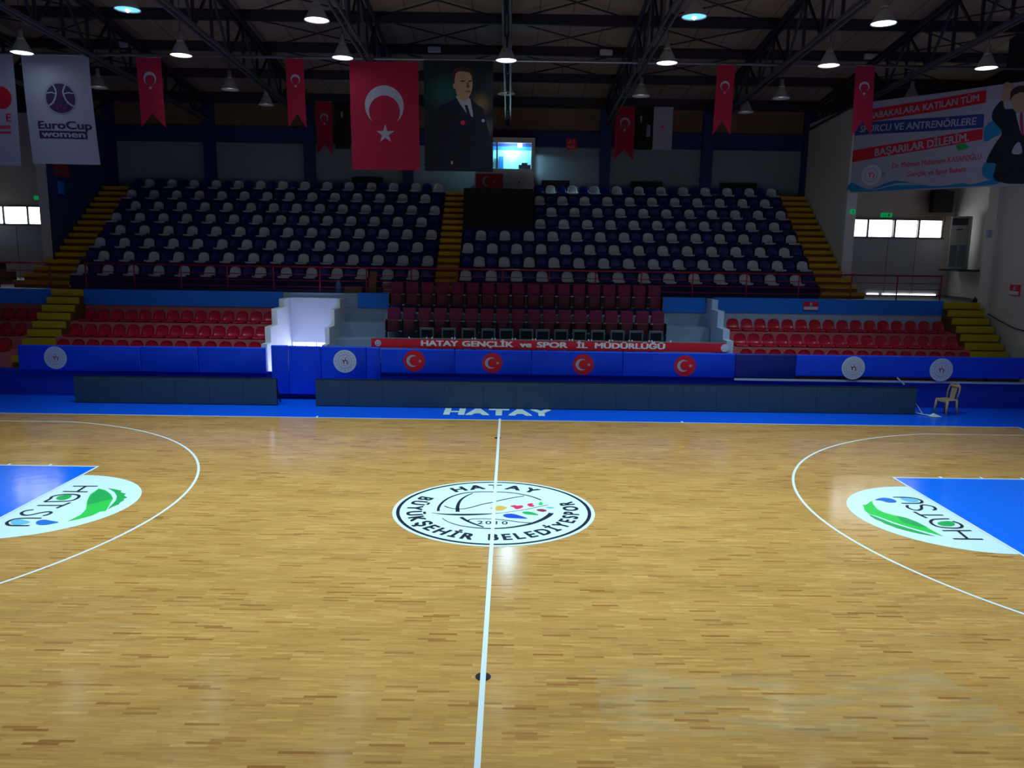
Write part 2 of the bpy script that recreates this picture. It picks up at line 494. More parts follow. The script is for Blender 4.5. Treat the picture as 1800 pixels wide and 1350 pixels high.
# faint volleyball lines, and a floor sheen painted as a pale patch
def wear_sheen_mat(name, rgb, thr, alpha):
    m = bpy.data.materials.new(name); m.use_nodes = True
    nt = m.node_tree; b_ = nt.nodes['Principled BSDF']
    b_.inputs['Base Color'].default_value = (*lin(rgb), 1); b_.inputs['Roughness'].default_value = 0.35
    tc = nt.nodes.new('ShaderNodeTexCoord'); n = nt.nodes.new('ShaderNodeTexNoise')
    n.inputs['Scale'].default_value = 2.2; n.inputs['Detail'].default_value = 6
    mp = nt.nodes.new('ShaderNodeMapping'); mp.inputs['Scale'].default_value = (0.6, 3.0, 1)
    mr = nt.nodes.new('ShaderNodeMapRange'); mr.inputs[1].default_value = thr; mr.inputs[2].default_value = thr + 0.25; mr.inputs[4].default_value = alpha
    nt.links.new(tc.outputs['Object'], mp.inputs['Vector']); nt.links.new(mp.outputs['Vector'], n.inputs['Vector'])
    nt.links.new(n.outputs['Fac'], mr.inputs[0]); nt.links.new(mr.outputs[0], b_.inputs['Alpha'])
    return m
m_faint = wear_sheen_mat('worn_line_paint', (232, 200, 150), 0.48, 0.4)
m_sheen = wear_sheen_mat('painted_sheen', (214, 200, 158), 0.42, 0.26)
b = MB()
for x in (-2.95, 2.95): b.flat(rect(x - 0.015, -6.6, x + 0.015, 4.5), F(0.0015), m_faint)
b.flat(rect(-9, -4.52, 9, -4.48), F(0.0012), m_faint)
b.build('worn_line', floor)
b = MB(); b.flat(poly([(1.19, -5.36), (1.62, -5.36), (2.4, -5.52), (3.2, -5.5), (4.2, -5.36), (5.0, -5.3), (5.25, -5.9), (5.3, -6.5), (3.4, -6.62), (1.9, -6.6), (1.2, -6.55)]), F(0.0018), m_sheen)
b.build('sheen_patch', floor)
for x, y in ((0.0, -5.6), (-0.02, 5.46)):
    b = MB(); b.flat(disc(x, y, 0.085, 20), F(0.005), m_black); b.build('socket_cover', floor)
for x, y in ((-0.0, -5.6),):
    b = MB(); b.flat(rect(-0.03, y - 0.085, 0.03, y + 0.085), F(0.0095), m_line); b.build('socket_line', floor)

# centre logo
CL = {
 'ball_top':[(-0.975, -0.121), (-0.983, 0.108), (-0.928, 0.429), (-0.797, 0.725), (-0.578, 0.949), (-0.292, 1.041), (-0.029, 1.053), (0.236, 1.03), (0.498, 0.929), (0.704, 0.776), (0.858, 0.59)],
 'seam1':[(-0.632, -0.145), (-0.652, 0.161), (-0.627, 0.483), (-0.54, 0.753), (-0.42, 0.939)],
 'seam2':[(-0.894, 0.167), (-0.748, 0.041), (-0.549, 0.026), (-0.382, 0.134), (-0.214, 0.299), (-0.04, 0.411), (0.022, 0.471), (0.212, 0.619), (0.418, 0.754), (0.549, 0.82)],
 'mid':[(-1.08, -0.216), (-0.845, -0.28), (-0.555, -0.29), (-0.266, -0.263), (0.022, -0.207), (0.289, -0.105), (0.561, 0.035), (0.814, 0.209), (0.981, 0.311)],
 'low1':[(-0.559, -0.421), (-0.441, -0.609), (-0.292, -0.776), (-0.148, -0.906)],
 'low2':[(-0.44, -0.63), (-0.375, -0.521), (-0.21, -0.493), (0.028, -0.504), (0.266, -0.566), (0.478, -0.641), (0.677, -0.668)],
 'bot':[(-0.876, -0.485), (-0.767, -0.657), (-0.568, -0.835), (-0.332, -0.926), (-0.077, -0.97), (0.175, -0.94), (0.406, -0.85), (0.641, -0.704), (0.837, -0.485), (0.966, -0.263), (1.009, -0.135)],
}
CW = {'ball_top': (0.05, 0.04), 'seam1': (0.075, 0.03), 'seam2': (0.034, 0.04), 'mid': (0.02, 0.01), 'low1': (0.07, 0.04), 'low2': (0.03, 0.036), 'bot': (0.015, 0.10)}
CPOL = [
 (m_yellowd, [(0.027, 0.175), (0.114, 0.226), (0.202, 0.167), (0.227, 0.09), (0.166, -0.005), (0.081, -0.054), (0.019, -0.011)]),
 (m_yellowd, [(-0.077, 0.077), (-0.034, 0.126), (0.016, 0.128), (0.018, 0.035), (-0.032, 0.033)]),
 (m_pinkd, [(0.284, 0.202), (0.364, 0.269), (0.414, 0.239), (0.502, 0.259), (0.518, 0.165), (0.45, 0.069), (0.383, 0.051), (0.351, 0.142)]),
 (m_pinkd, [(0.596, 0.327), (0.656, 0.385), (0.714, 0.38), (0.687, 0.314), (0.728, 0.253), (0.688, 0.188), (0.626, 0.217)]),
 (m_green, [(0.8, 0.319), (0.844, 0.491), (0.883, 0.371), (0.854, 0.29)]),
 (m_lblue, [(0.925, 0.175), (1.013, 0.202), (1.085, 0.151), (0.996, 0.108)]),
 (m_maro, [(0.753, 0.028), (0.834, 0.07), (0.911, 0.035), (0.933, -0.033), (0.865, -0.081), (0.792, -0.046)]),
 (m_green2, [(0.497, -0.112), (0.583, -0.078), (0.692, -0.126), (0.785, -0.256), (0.676, -0.253), (0.544, -0.214)]),
 (m_royal, [(0.162, -0.297), (0.229, -0.22), (0.338, -0.216), (0.458, -0.306), (0.588, -0.446), (0.409, -0.446), (0.23, -0.417)]),
]
b = MB()
b.flat(disc(0, 0, 1.78, 96), F(0.004), m_logo)
b.flat(ring(0, 0, 1.655, 1.715, n=96), F(0.006), m_ink)
for k, p in CL.items():
    q = smooth(p, 5); w0, w1 = CW[k]; L = len(q) - 1
    if k == 'mid': ws = [0.012 + 0.08 * sin(pi * min(1, i / L * 1.5 + 0.08)) ** 2 if i / L < 0.6 else 0.022 for i in range(L + 1)]
    else: ws = [w0 + (w1 - w0) * i / L for i in range(L + 1)]
    b.flat(stroke(q, ws), F(0.0055 + 0.0003 * len(k) / 8), m_ink)
for m_, p in CPOL: b.flat(poly(smooth(p, 4, True)), F(0.0072), m_)
b.flat(text_arc('HATAY', 1.37, radians(90), 0.26, True, 0.075, 0.04, 1.08), F(0.006), m_ink)
b.flat(text_arc('BÜYÜKŞEHİR', 1.40, radians(-155), 0.26, False, 0.06, 0.04, 0.9), F(0.006), m_ink)
b.flat(text_arc('BELEDİYESPOR', 1.37, radians(-36), 0.26, False, 0.055, 0.04, 0.83), F(0.006), m_ink)
b.flat(text('2010', 0.15, 0.01, 1.0, 1.25, at=(-0.01, -0.76)), F(0.006), m_ink)
b.build('centre_logo', floor)

# free throw semicircle logos
HR = {
 'leaf1':[(7.41, -1.047), (7.332, -0.373), (7.246, -0.146), (7.078, 0.016), (6.982, 0.15), (6.948, 0.325), (6.998, 0.618), (7.075, 0.832), (6.832, 0.559), (6.79, 0.587), (6.749, 0.439), (6.684, 0.257), (6.673, 0.068), (6.771, -0.065), (6.902, -0.358), (7.07, -0.637), (7.27, -0.874)],
 'leaf2':[(7.282, -1.052), (7.162, -0.878), (7.011, -0.67), (6.864, -0.437), (6.74, -0.133), (6.669, 0.033), (6.646, -0.07), (6.66, -0.237), (6.705, -0.333), (6.722, -0.462), (6.776, -0.555), (6.821, -0.666), (6.9, -0.767), (6.984, -0.855), (7.101, -0.958)],
 'leafd':[(7.246, -0.146), (7.332, -0.373), (7.368, -0.644), (7.234, -0.568), (7.058, -0.351), (7.123, -0.03)],
 'drop':[(7.149, 0.874), (7.3, 0.997), (7.43, 1.018), (7.515, 0.944), (7.529, 0.807), (7.437, 0.727), (7.323, 0.737), (7.252, 0.84)],
 'drop2':[(7.688, 1.014), (7.799, 1.035), (7.923, 0.994), (7.978, 0.888), (7.899, 0.778), (7.782, 0.757), (7.703, 0.837)],
 'adot':[(7.662, -0.391), (7.786, -0.302), (7.928, -0.283), (7.963, -0.379), (7.881, -0.51), (7.764, -0.547), (7.655, -0.507)],
 'a':[[(7.99, -0.16), (7.82, -0.175), (7.663, -0.222), (7.56, -0.363), (7.548, -0.514), (7.619, -0.605), (7.778, -0.64), (7.916, -0.622), (8.007, -0.537), (8.035, -0.409), (7.983, -0.28)]],
 'H':[[(7.546, -0.772), (8.046, -0.753)], [(7.807, -0.762), (7.758, -1.155)], [(7.515, -1.159), (8.002, -1.158)]],
 'T':[[(7.556, 0.209), (7.576, 0.03), (7.61, -0.131)], [(7.576, 0.03), (7.991, 0.041)]],
 'S':[[(7.62, 0.58), (7.558, 0.46), (7.59, 0.33), (7.68, 0.299), (7.788, 0.397), (7.871, 0.572), (7.966, 0.609), (8.061, 0.518), (8.029, 0.371), (7.95, 0.316)]],
 'U':[[(7.584, 1.064), (7.843, 1.066), (7.995, 0.986), (8.019, 0.843), (7.9, 0.71), (7.563, 0.695)]],
}
HL = {
 'leaf1':[(-7.039, -0.91), (-6.999, -0.583), (-7.059, -0.284), (-7.284, 0.185), (-7.421, 0.56), (-7.444, 0.914), (-7.281, 0.831), (-7.049, 0.577), (-6.888, 0.328), (-6.773, -0.052), (-6.682, -0.344), (-6.76, -0.386), (-6.786, -0.574), (-6.848, -0.687), (-6.933, -0.799)],
 'leaf2':[(-7.286, 0.949), (-7.133, 0.883), (-6.96, 0.801), (-6.944, 0.713), (-6.791, 0.615), (-6.789, 0.528), (-6.667, 0.397), (-6.699, 0.311), (-6.651, 0.255), (-6.664, 0.131), (-6.631, 0.01), (-6.673, -0.111), (-6.688, -0.283), (-6.734, -0.075), (-6.783, 0.207), (-6.88, 0.454), (-7.044, 0.707)],
 'leafd':[(-7.16, -0.053), (-7.339, 0.35), (-7.444, 0.914), (-7.13, 0.661), (-6.9, 0.327), (-7.033, 0.155)],
 'drop':[(-7.508, -0.999), (-7.533, -0.895), (-7.461, -0.835), (-7.313, -0.886), (-7.159, -0.95), (-7.213, -1.022), (-7.312, -1.094), (-7.426, -1.078)],
 'drop2':[(-7.909, -1.015), (-7.959, -0.876), (-7.895, -0.824), (-7.773, -0.869), (-7.62, -0.968), (-7.674, -1.075), (-7.767, -1.113)],
 'adot':[(-7.891, 0.283), (-7.924, 0.425), (-7.843, 0.515), (-7.723, 0.486), (-7.676, 0.351), (-7.701, 0.233), (-7.788, 0.204)],
 'a':[[(-8.0, 0.10), (-7.986, 0.257), (-8.023, 0.401), (-7.924, 0.52), (-7.754, 0.545), (-7.6, 0.491), (-7.534, 0.358), (-7.545, 0.216), (-7.62, 0.147), (-7.8, 0.12), (-7.99, 0.09)]],
 'H':[[(-7.997, 1.044), (-7.542, 1.066)], [(-7.759, 1.056), (-7.743, 0.715)], [(-8.002, 0.709), (-7.543, 0.703)]],
 'T':[[(-7.522, 0.068), (-7.56, -0.094), (-7.589, -0.244)], [(-7.56, -0.094), (-8.0, -0.113)]],
 'S':[[(-7.93, -0.34), (-8.027, -0.40), (-8.034, -0.515), (-7.933, -0.622), (-7.819, -0.612), (-7.719, -0.494), (-7.616, -0.437), (-7.545, -0.487), (-7.55, -0.588), (-7.60, -0.644)]],
 'U':[[(-7.548, -0.767), (-7.828, -0.778), (-7.97, -0.842), (-7.983, -0.993), (-7.881, -1.117), (-7.751, -1.139), (-7.535, -1.131)]],
}
for s, D in ((1, HR), (-1, HL)):
    b = MB()
    b.flat(poly([(8.2 * s - s * 1.8 * cos(t), 1.8 * sin(t)) for t in [(-pi / 2) + pi * k / 60 for k in range(61)]]), F(0.0035), m_logo)
    b.flat(poly(D['leaf1']), F(0.006), m_green)
    b.flat(poly(D['leaf2']), F(0.0075), m_green2)
    b.flat(poly(D['leafd']), F(0.009), m_green2)
    b.flat(poly(smooth(D['drop'], 4, True)), F(0.006), m_mblue)
    b.flat(poly(smooth(D['drop2'], 4, True)), F(0.006), m_lblue)
    b.flat(poly(smooth(D['adot'], 4, True)), F(0.006), m_green2)
    for ch in 'HaTSU':
        for i, st in enumerate(D[ch]):
            q = smooth(st, 5) if len(st) > 3 else st
            b.flat(stroke(q, 0.052), F(0.007 + 0.0004 * i), m_ink)
    b.build('free_throw_logo', floor)
b = MB(); b.flat(text('HATAY', 0.82, 0.055, track=1.12, at=(-0.06, 8.17), fit=3.05), F(0.004), m_logo)
b.build('sideline_lettering', floor)

# walls of the hall
def wall(name, boxes, parent=None):
    b_ = MB()
    for x in boxes: b_.box(*x)
    return struct(b_.build(name, parent))
wall('wall_left', [(-20.3, -16, 0, -20, 18.4, 9.9, m_wall), (-20.3, -16, 9.9, -20, 18.4, 12.6, m_steel)])
wr = wall('wall_right', [(16.0, -16, 0, 16.3, 13.3, 9.7, m_wall), (16.0, -16, 9.7, 16.3, 13.3, 12.6, m_steel), (17.5, 13.3, 0, 17.8, 18.4, 9.7, m_wall), (17.5, 13.3, 9.7, 17.8, 18.4, 12.6, m_steel), (16.3, 13.2, 0, 17.8, 13.3, 9.7, m_wall)])
struct(MB().box(15.9, 12.75, 0, 16.0, 13.3, 9.7, m_wall).build('trim_1'))
wall('wall_near', [(-20, -16.2, 0, 17.5, -16, 13.5, m_wall)])
wall('wall_back', [(-20, 20.2, 0, 17.5, 20.4, 8.66, mat('grey_back_wall', (122, 136, 150), 0.7, var=0.15, scale=0.5))])
wall('trim_2', [(-16.4, 20.05, 8.66, 12.3, 20.35, 9.28, m_col)])
wall('trim_3', [(-20, 20.18, 9.28, 17.5, 20.38, 10.3, m_brown)])
wall('trim_4', [(-20, 19.98, 10.2, 17.5, 20.3, 10.5, m_steel)])
# side walls of the upper stand
wall('wall_stand_left', [(-16.6, 15.7, 0, -16.3, 20.2, 9.6, m_wallb), (-16.6, 15.6, 0, -16.3, 15.7, 9.75, m_wall)])
wall('wall_stand_right', [(12.2, 15.7, 0, 12.45, 20.2, 9.7, m_wall), (12.2, 15.6, 0, 12.55, 15.7, 9.8, m_white)])
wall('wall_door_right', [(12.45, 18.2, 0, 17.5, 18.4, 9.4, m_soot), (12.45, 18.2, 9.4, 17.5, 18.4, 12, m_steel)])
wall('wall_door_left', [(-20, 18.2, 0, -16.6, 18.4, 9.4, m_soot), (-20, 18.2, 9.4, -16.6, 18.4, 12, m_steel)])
# front retaining wall of the stands and its ledge
wall('wall_front', [(-20, 10.2, 0, -7.0, 10.38, 0.8, m_fwall), (-5.4, 10.2, 0, 16.0, 10.38, 0.8, m_fwall), (-7.0, 10.25, 0, -5.4, 10.38, 0.8, m_fwall)])
struct(MB().box(7.0, 10.12, 0.765, 16.0, 10.22, 0.825, m_parl).build('trim_5'))
struct(MB().box(-7.0, 10.17, 0.10, -5.4, 10.25, 0.16, m_dark).build('trim_6'))

# parapet behind the lower stand
wall('wall_parapet', [(-20, 13.2, 0, -15.0, 13.4, 2.55, m_step_r), (-13.95, 13.2, 0, -7.25, 13.4, 2.55, m_step_r),
    (-5.3, 13.2, 0, 6.9, 13.4, 2.55, m_step_g), (7.05, 13.2, 0, 14.7, 13.4, 2.57, m_parl)])
wall('trim_7', [(-20, 13.17, 2.52, -15.0, 13.42, 3.02, m_par), (-13.95, 13.17, 2.52, -7.35, 13.42, 3.03, m_par),
    (-4.85, 13.17, 2.55, 6.75, 13.42, 3.04, m_par), (7.05, 13.17, 2.57, 14.7, 13.42, 3.06, m_par)])
wall('trim_8', [(-7.35, 13.22, 2.6, -4.85, 13.42, 3.02, m_step_g)])
# walkway
wall('floor_walkway', [(-20, 13.4, 2.85, 17.5, 14.5, 3.0, m_dark), (-20, 14.5, 2.85, -16.3, 18.2, 3.0, m_dark), (12.2, 14.5, 2.85, 17.5, 18.2, 3.0, m_dark)])

# terraces
def terrace(name, boxes):
    return wall(name, boxes)
red = [(12.2, 2.04), (11.3, 1.64), (10.38, 1.24)]
bx = []
for x0, x1 in ((-20, -15.0), (-13.95, -7.25)):
    for i, (y, z) in enumerate(red): bx.append((x0, y, 0, x1, (13.2, 12.2, 11.3)[i], z, m_step_r))
terrace('seating_terrace', bx)
bx = [(7.05, y, 0, 14.7, (13.2, 12.2, 11.3)[i], z, m_step_r) for i, (y, z) in enumerate(red)]
terrace('seating_terrace', bx)
terrace('seating_terrace', [(-5.3, 10.38, 0, 6.75, 11.6, 1.15, m_step_g), (-5.3, 11.6, 0, 6.75, 12.4, 1.66, m_step_g), (-5.3, 12.4, 0, -3.8, 13.2, 2.1, m_step_g),
    (-3.8, 12.4, 0, 5.35, 13.2, 2.45, m_step_g), (5.35, 12.4, 0, 6.75, 13.2, 2.1, m_step_g)])
def RY(k): return 14.6 + 0.683 * (k - 1)
def RZ(k): return 3.42 + 0.477 * (k - 1)
for x0, x1 in ((-15.15, -2.42), (-1.62, 11.1)):
    bx = []
    for k in range(1, 9):
        bx.append((x0, RY(k) + 0.03, 2.9, x1, 20.2 if k == 8 else RY(k + 1) + 0.03, RZ(k), m_step_b))
    terrace('seating_terrace', bx)

# vomitory: white stepped side walls round a lit stairwell
vw = []
for x0, x1 in ((-7.25, -7.07), (-5.42, -5.28)):
    vw += [(x0, 12.4, 0, x1, 13.3, 2.86, m_white), (x0, 11.55, 0, x1, 12.4, 2.6, m_white), (x0, 10.8, 0, x1, 11.55, 2.1, m_white), (x0, 10.38, 0, x1, 10.8, 1.62, m_white)]
vw += [(-7.07, 13.1, 1.38, -5.42, 13.3, 2.86, m_white), (-7.07, 13.1, 0, -7.03, 13.3, 1.38, m_white), (-5.47, 13.1, 0, -5.42, 13.3, 1.38, m_white)]
wall('wall_stairwell', vw)
wall('wall_divider', [(6.8, 12.5, 0, 7.0, 13.3, 3.02, m_parl), (6.78, 11.6, 0, 6.98, 12.5, 2.72, m_parl), (6.78, 10.85, 0, 6.98, 11.6, 2.22, m_parl), (6.78, 10.38, 0, 6.98, 10.85, 1.92, m_parl)])
d = struct(empty('door_1', (-6.25, 13.15, 0)))
b = MB(); b.add([(-0.78, 0.02, 0.05), (0.78, 0.02, 0.05), (0.78, 0.02, 1.36), (-0.78, 0.02, 1.36)], [(0, 1, 2, 3)], mat('daylight_door_glass', (250, 252, 255), 0.2, emit=6.0, ecol=(0.86, 0.93, 1.0)))
b.build('glass', d)
for i in range(5): MB().box(-0.7 + i * 0.35 - 0.012, -0.01, 0.05, -0.7 + i * 0.35 + 0.012, 0.015, 1.36, m_frame).build('mullion', d)
# unseen lamp added behind the front wall to brighten the stairwell
lt = thing('added_stairwell_lamp', 'added unseen lamp low in the stairwell behind the blue gate pads', 'lamp', (-6.22, 10.42, 0.55))
b = MB(); b.rbox(-0.65, 0.0, -0.05, 0.65, 0.05, 0.05, m_frame, 0.01); b.build('housing', lt)
b = MB(); b.tube([(-0.6, 0.07, 0), (0.6, 0.07, 0)], 0.025, mat('added_lamp_tube', (250, 252, 255), 0.3, emit=70.0, ecol=(0.70, 0.80, 1.0)), 10); b.build('tube', lt)

# doors with daylight panes
def hall_door(name, xs_, x0, x1, gap, hx):
    d_ = struct(empty(name, (0, 0, 0)))
    MB().box(x0, 18.1, 3.0, x1, 18.2, 5.2, m_door).build('leaf', d_)
    b_ = MB()
    b_.box(x0, 18.06, 5.17, x1, 18.2, 5.24, m_frame); b_.box(x0, 18.06, 5.88, x1, 18.2, 5.96, m_frame)
    for x in [a for a, _ in xs_] + [xs_[-1][1] + 0.05]: b_.box(x - 0.07, 18.06, 5.2, x, 18.2, 5.9, m_frame)
    b_.build('frame', d_)
    for a, c in xs_:
        MB().box(a, 18.12, 5.24, c, 18.16, 5.88, m_pane).build('pane', d_)
    for x in gap:
        MB().box(x[0], 18.07, 3.0, x[1], 18.1, 3.035, m_pane).build('daylight_gap', d_)
    for x in hx: MB().box(x - 0.008, 18.09, 3.05, x + 0.008, 18.105, 5.17, m_frame).build('leaf_joint', d_)
    return d_
hall_door('door_2', [(13.36, 14.07), (14.14, 15.05), (15.19, 16.02), (16.13, 17.0)], 13.3, 17.1, [(14.3, 14.75), (14.9, 15.35), (15.4, 15.95), (16.0, 17.0)], [14.95, 16.05])
hall_door('door_3', [(-19.95, -19.47), (-19.4, -18.55), (-18.46, -17.93)], -20, -17.85, [(-19.95, -19.3), (-19.2, -18.85)], [-19.0])

# roof
def RZf(y):
    return 10.42 + 0.12 * (20.2 - y) if y > 1 else 10.42 + 0.12 * 19.2 - 0.12 * (1 - y)
def roofmat():
    m = bpy.data.materials.new('roof_panels_with_seams'); m.use_nodes = True
    nt = m.node_tree; N = nt.nodes; L = nt.links; b_ = N['Principled BSDF']
    tc = N.new('ShaderNodeTexCoord'); sx = N.new('ShaderNodeSeparateXYZ'); L.new(tc.outputs['Object'], sx.inputs[0])
    mm = N.new('ShaderNodeMath'); mm.operation = 'PINGPONG'; mm.inputs[1].default_value = 0.5
    L.new(sx.outputs[0], mm.inputs[0])
    mr = N.new('ShaderNodeMapRange'); mr.inputs[1].default_value = 0.0; mr.inputs[2].default_value = 0.035; mr.inputs[3].default_value = 0.35
    L.new(mm.outputs[0], mr.inputs[0])
    n = N.new('ShaderNodeTexNoise'); n.inputs['Scale'].default_value = 0.6; n.inputs['Detail'].default_value = 4
    L.new(tc.outputs['Object'], n.inputs['Vector'])
    mx = N.new('ShaderNodeMix'); mx.data_type = 'RGBA'
    mx.inputs[6].default_value = (*lin((112, 96, 80)), 1); mx.inputs[7].default_value = (*lin((150, 138, 122)), 1)
    L.new(n.outputs['Fac'], mx.inputs[0])
    vm = N.new('ShaderNodeVectorMath'); vm.operation = 'SCALE'
    L.new(mx.outputs[2], vm.inputs[0]); L.new(mr.outputs[0], vm.inputs['Scale'])
    L.new(vm.outputs[0], b_.inputs['Base Color']); b_.inputs['Roughness'].default_value = 0.8
    return m
b = MB(); rm = roofmat()
pts = [(-20.3, 20.4), (-20.3, 1), (-20.3, -16.2)]
v = []
for y in (20.4, 1.0, -16.2):
    z = RZf(y) + 0.12
    v += [(-20.3, y, z), (17.8, y, z), (17.8, y, z + 0.1), (-20.3, y, z + 0.1)]
fs = []
for k in (0, 1):
    o = k * 4
    for i in range(4): fs.append((o + i, o + (i + 1) % 4, o + 4 + (i + 1) % 4, o + 4 + i))
b.add(v, fs + [(3, 2, 1, 0), (8, 9, 10, 11)], rm)
struct(b.build('ceiling'))
for y in (19.95, 17.2, 14.55, 12.0, 9.4, 6.8, 4.2, 1.6):
    z = RZf(y)
    struct(MB().box(-20, y - 0.07, z - 0.18, 17.5, y + 0.07, z + 0.12, m_steel).build('roof_purlin'))
for x in (-16.1, -12.05, -8.0, -4.0, 0.05, 4.0, 8.15, 12.25):
    b = MB()
    def bz(y): return 9.45 + 0.05 * (20.2 - y)
    ys = [20.0 - 1.31 * i for i in range(12)]
    y0, y1 = ys[0], ys[-1]
    for dx in (-0.09, 0.09):
        b.bar((x + dx, y0, bz(y0)), (x + dx, y1, bz(y1)), 0.05, 0.09, m_steell)
        b.bar((x + dx, y0, RZf(y0) - 0.25), (x + dx, y1, RZf(y1) - 0.25), 0.07, 0.14, m_steel)
    for i, y in enumerate(ys):
        b.bar((x, y, bz(y)), (x, y, RZf(y) - 0.25), 0.07, 0.07, m_steel)
        if i < len(ys) - 1:
            yn = ys[i + 1]
            if i % 2: b.bar((x, y, bz(y)), (x, yn, RZf(yn) - 0.25), 0.06, 0.06, m_steel)
            else: b.bar((x, y, RZf(y) - 0.25), (x, yn, bz(yn)), 0.06, 0.06, m_steel)
    struct(b.build('roof_truss'))
    if abs(x - 0.05) > 0.1 and x > -16.5:
        struct(MB().box(x - 0.21, 19.9, 6.5 if -16 < x < 12 else 6.3, x + 0.21, 20.2, 10.2, m_col).build('column'))
for i, (xa, xb) in enumerate(((-16.1, -12.05), (-8.0, -4.0), (-4.0, 0.05), (0.05, 4.0), (4.0, 8.15), (12.25, 16.4))):
    for (ya, yb) in ((17.2, 14.55), (14.55, 12.0), (12.0, 9.4)):
        b = MB()
        for p, q in (((xa, ya), (xb, yb)), ((xa, yb), (xb, ya))):
            b.tube([(p[0], p[1], RZf(p[1]) - 0.05), (q[0], q[1], RZf(q[1]) - 0.05)], 0.025, m_steel, 6)
        struct(b.build('roof_brace'))
b = MB(); b.tube([(-18, 11.06, 9.98), (17.3, 11.06, 10.0)], 0.045, m_alu, 8)
struct(b.build('hanging_pipe'))
for x in (-16.1, -12.05, -8.0, -4.0, 0.05, 4.0, 8.15, 12.25):
    struct(MB().box(x - 0.02, 11.03, 9.92, x + 0.02, 11.09, 10.05, m_steel).build('pipe_clamp'))

# ================================================================== STAIRS
ORD = ['', 'first', 'second', 'third', 'fourth', 'fifth', 'sixth', 'seventh', 'eighth', 'ninth', 'tenth', 'eleventh', 'twelfth', 'thirteenth', 'fourteenth', 'fifteenth', 'sixteenth', 'seventeenth', 'eighteenth']
def upper_stairs(x0, x1, label, flare=0):
    t = thing('staircase', label, 'stairs')
    for i in range(16):
        z = 3.0 + 0.2385 * (i + 1); y = 14.45 + 0.3415 * i
        xa, xb = x0, x1
        y1 = 19.88 if i == 15 else y + 0.3415
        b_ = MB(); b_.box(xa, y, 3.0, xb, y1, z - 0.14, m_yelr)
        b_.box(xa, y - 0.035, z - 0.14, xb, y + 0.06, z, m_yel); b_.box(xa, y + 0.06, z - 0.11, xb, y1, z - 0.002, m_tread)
        b_.build('step', t)
    return t
upper_stairs(-2.42, -1.62, 'orange-yellow centre stairs splitting the blue and white upper stand')
upper_stairs(-16.28, -15.15, 'long orange-yellow stairs along the blue wall at the left of the upper stand', -1)
upper_stairs(11.1, 12.18, 'long orange-yellow stairs along the pale wall at the right of the upper stand', 1)
def side_steps(x_in, dirn, n, w, dw, label):
    t = thing('side_steps', label, 'stairs')
    for i in range(n):
        z = 3.0 + 0.2385 * (i + 1); y = 14.45 + 0.3415 * i; xo = x_in + dirn * (w - dw * i)
        xa, xb = min(x_in, xo), max(x_in, xo)
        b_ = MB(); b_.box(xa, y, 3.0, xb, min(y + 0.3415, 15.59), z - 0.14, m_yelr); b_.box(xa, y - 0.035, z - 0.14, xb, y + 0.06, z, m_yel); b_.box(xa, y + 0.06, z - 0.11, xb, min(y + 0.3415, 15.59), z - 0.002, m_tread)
        b_.build('step', t)
side_steps(-16.285, -1, 4, 0.75, 0.17, 'short orange steps flaring left at the foot of the left long stairs')
side_steps(12.185, 1, 3, 0.42, 0.12, 'short orange steps flaring right at the foot of the right long stairs')
def lower_stairs(x0, x1, label):
    t = thing('staircase', label, 'stairs')
    for i in range(9):
        z = 3.02 - 0.238 * i; y = 13.12 - 0.3 * i
        b_ = MB(); yb = 13.4 if i == 0 else y + 0.3
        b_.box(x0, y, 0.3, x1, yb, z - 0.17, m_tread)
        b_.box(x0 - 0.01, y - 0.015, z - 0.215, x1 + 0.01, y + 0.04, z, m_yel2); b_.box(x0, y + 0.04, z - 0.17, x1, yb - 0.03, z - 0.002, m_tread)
        b_.build('step', t)
    return t
lower_stairs(-14.99, -13.96, 'short yellow stairs at left running down between the red seats')
lower_stairs(14.71, 15.9, 'short yellow stairs at right beside the grey end wall')

# ================================================================== SEATS
def shell(m):
    prof = [(0.0, 0.02, 0.195), (0.012, 0.05, 0.21), (0.06, 0.058, 0.216), (0.16, 0.045, 0.218), (0.28, 0.045, 0.214), (0.36, 0.065, 0.208), (0.405, 0.13, 0.2),
            (0.425, 0.2, 0.197), (0.438, 0.26, 0.19), (0.447, 0.31, 0.17), (0.452, 0.345, 0.135), (0.455, 0.368, 0.075), (0.456, 0.377, 0.03)]
    n = 9; top = []; bot = []
    for i, (y, z, w) in enumerate(prof):
        a = prof[max(i - 1, 0)]; c = prof[min(i + 1, len(prof) - 1)]
        ty, tz = c[0] - a[0], c[1] - a[1]; l = sqrt(ty * ty + tz * tz); ny, nz = -tz / l, ty / l   # towards the sitter
        for k in range(n):
            u = -1 + 2 * k / (n - 1)
            lift = 0.028 * u ** 4 if i > 0 else 0
            px = w * u; py = y + ny * lift; pz = z + nz * lift
            top.append((px, py, pz)); bot.append((px * 0.97, py - ny * 0.014, pz - nz * 0.014))
    b_ = MB(); v_ = top + bot; o = len(top); f_ = []
    R = len(prof)
    for i in range(R - 1):
        for k in range(n - 1):
            a = i * n + k
            f_.append((a, a + 1, a + n + 1, a + n)); f_.append((o + a, o + a + n, o + a + n + 1, o + a + 1))
        for k in (0, n - 1):
            a = i * n + k
            f_.append((a, a + n, o + a + n, o + a))
    for i in (0, R - 1):
        for k in range(n - 1):
            a = i * n + k
            f_.append((a, o + a, o + a + 1, a + 1))
    b_.add(v_, f_, m, True)
    b_.box(-0.13, 0.05, 0.0, 0.13, 0.34, 0.04, m)
    return b_
protos = {}
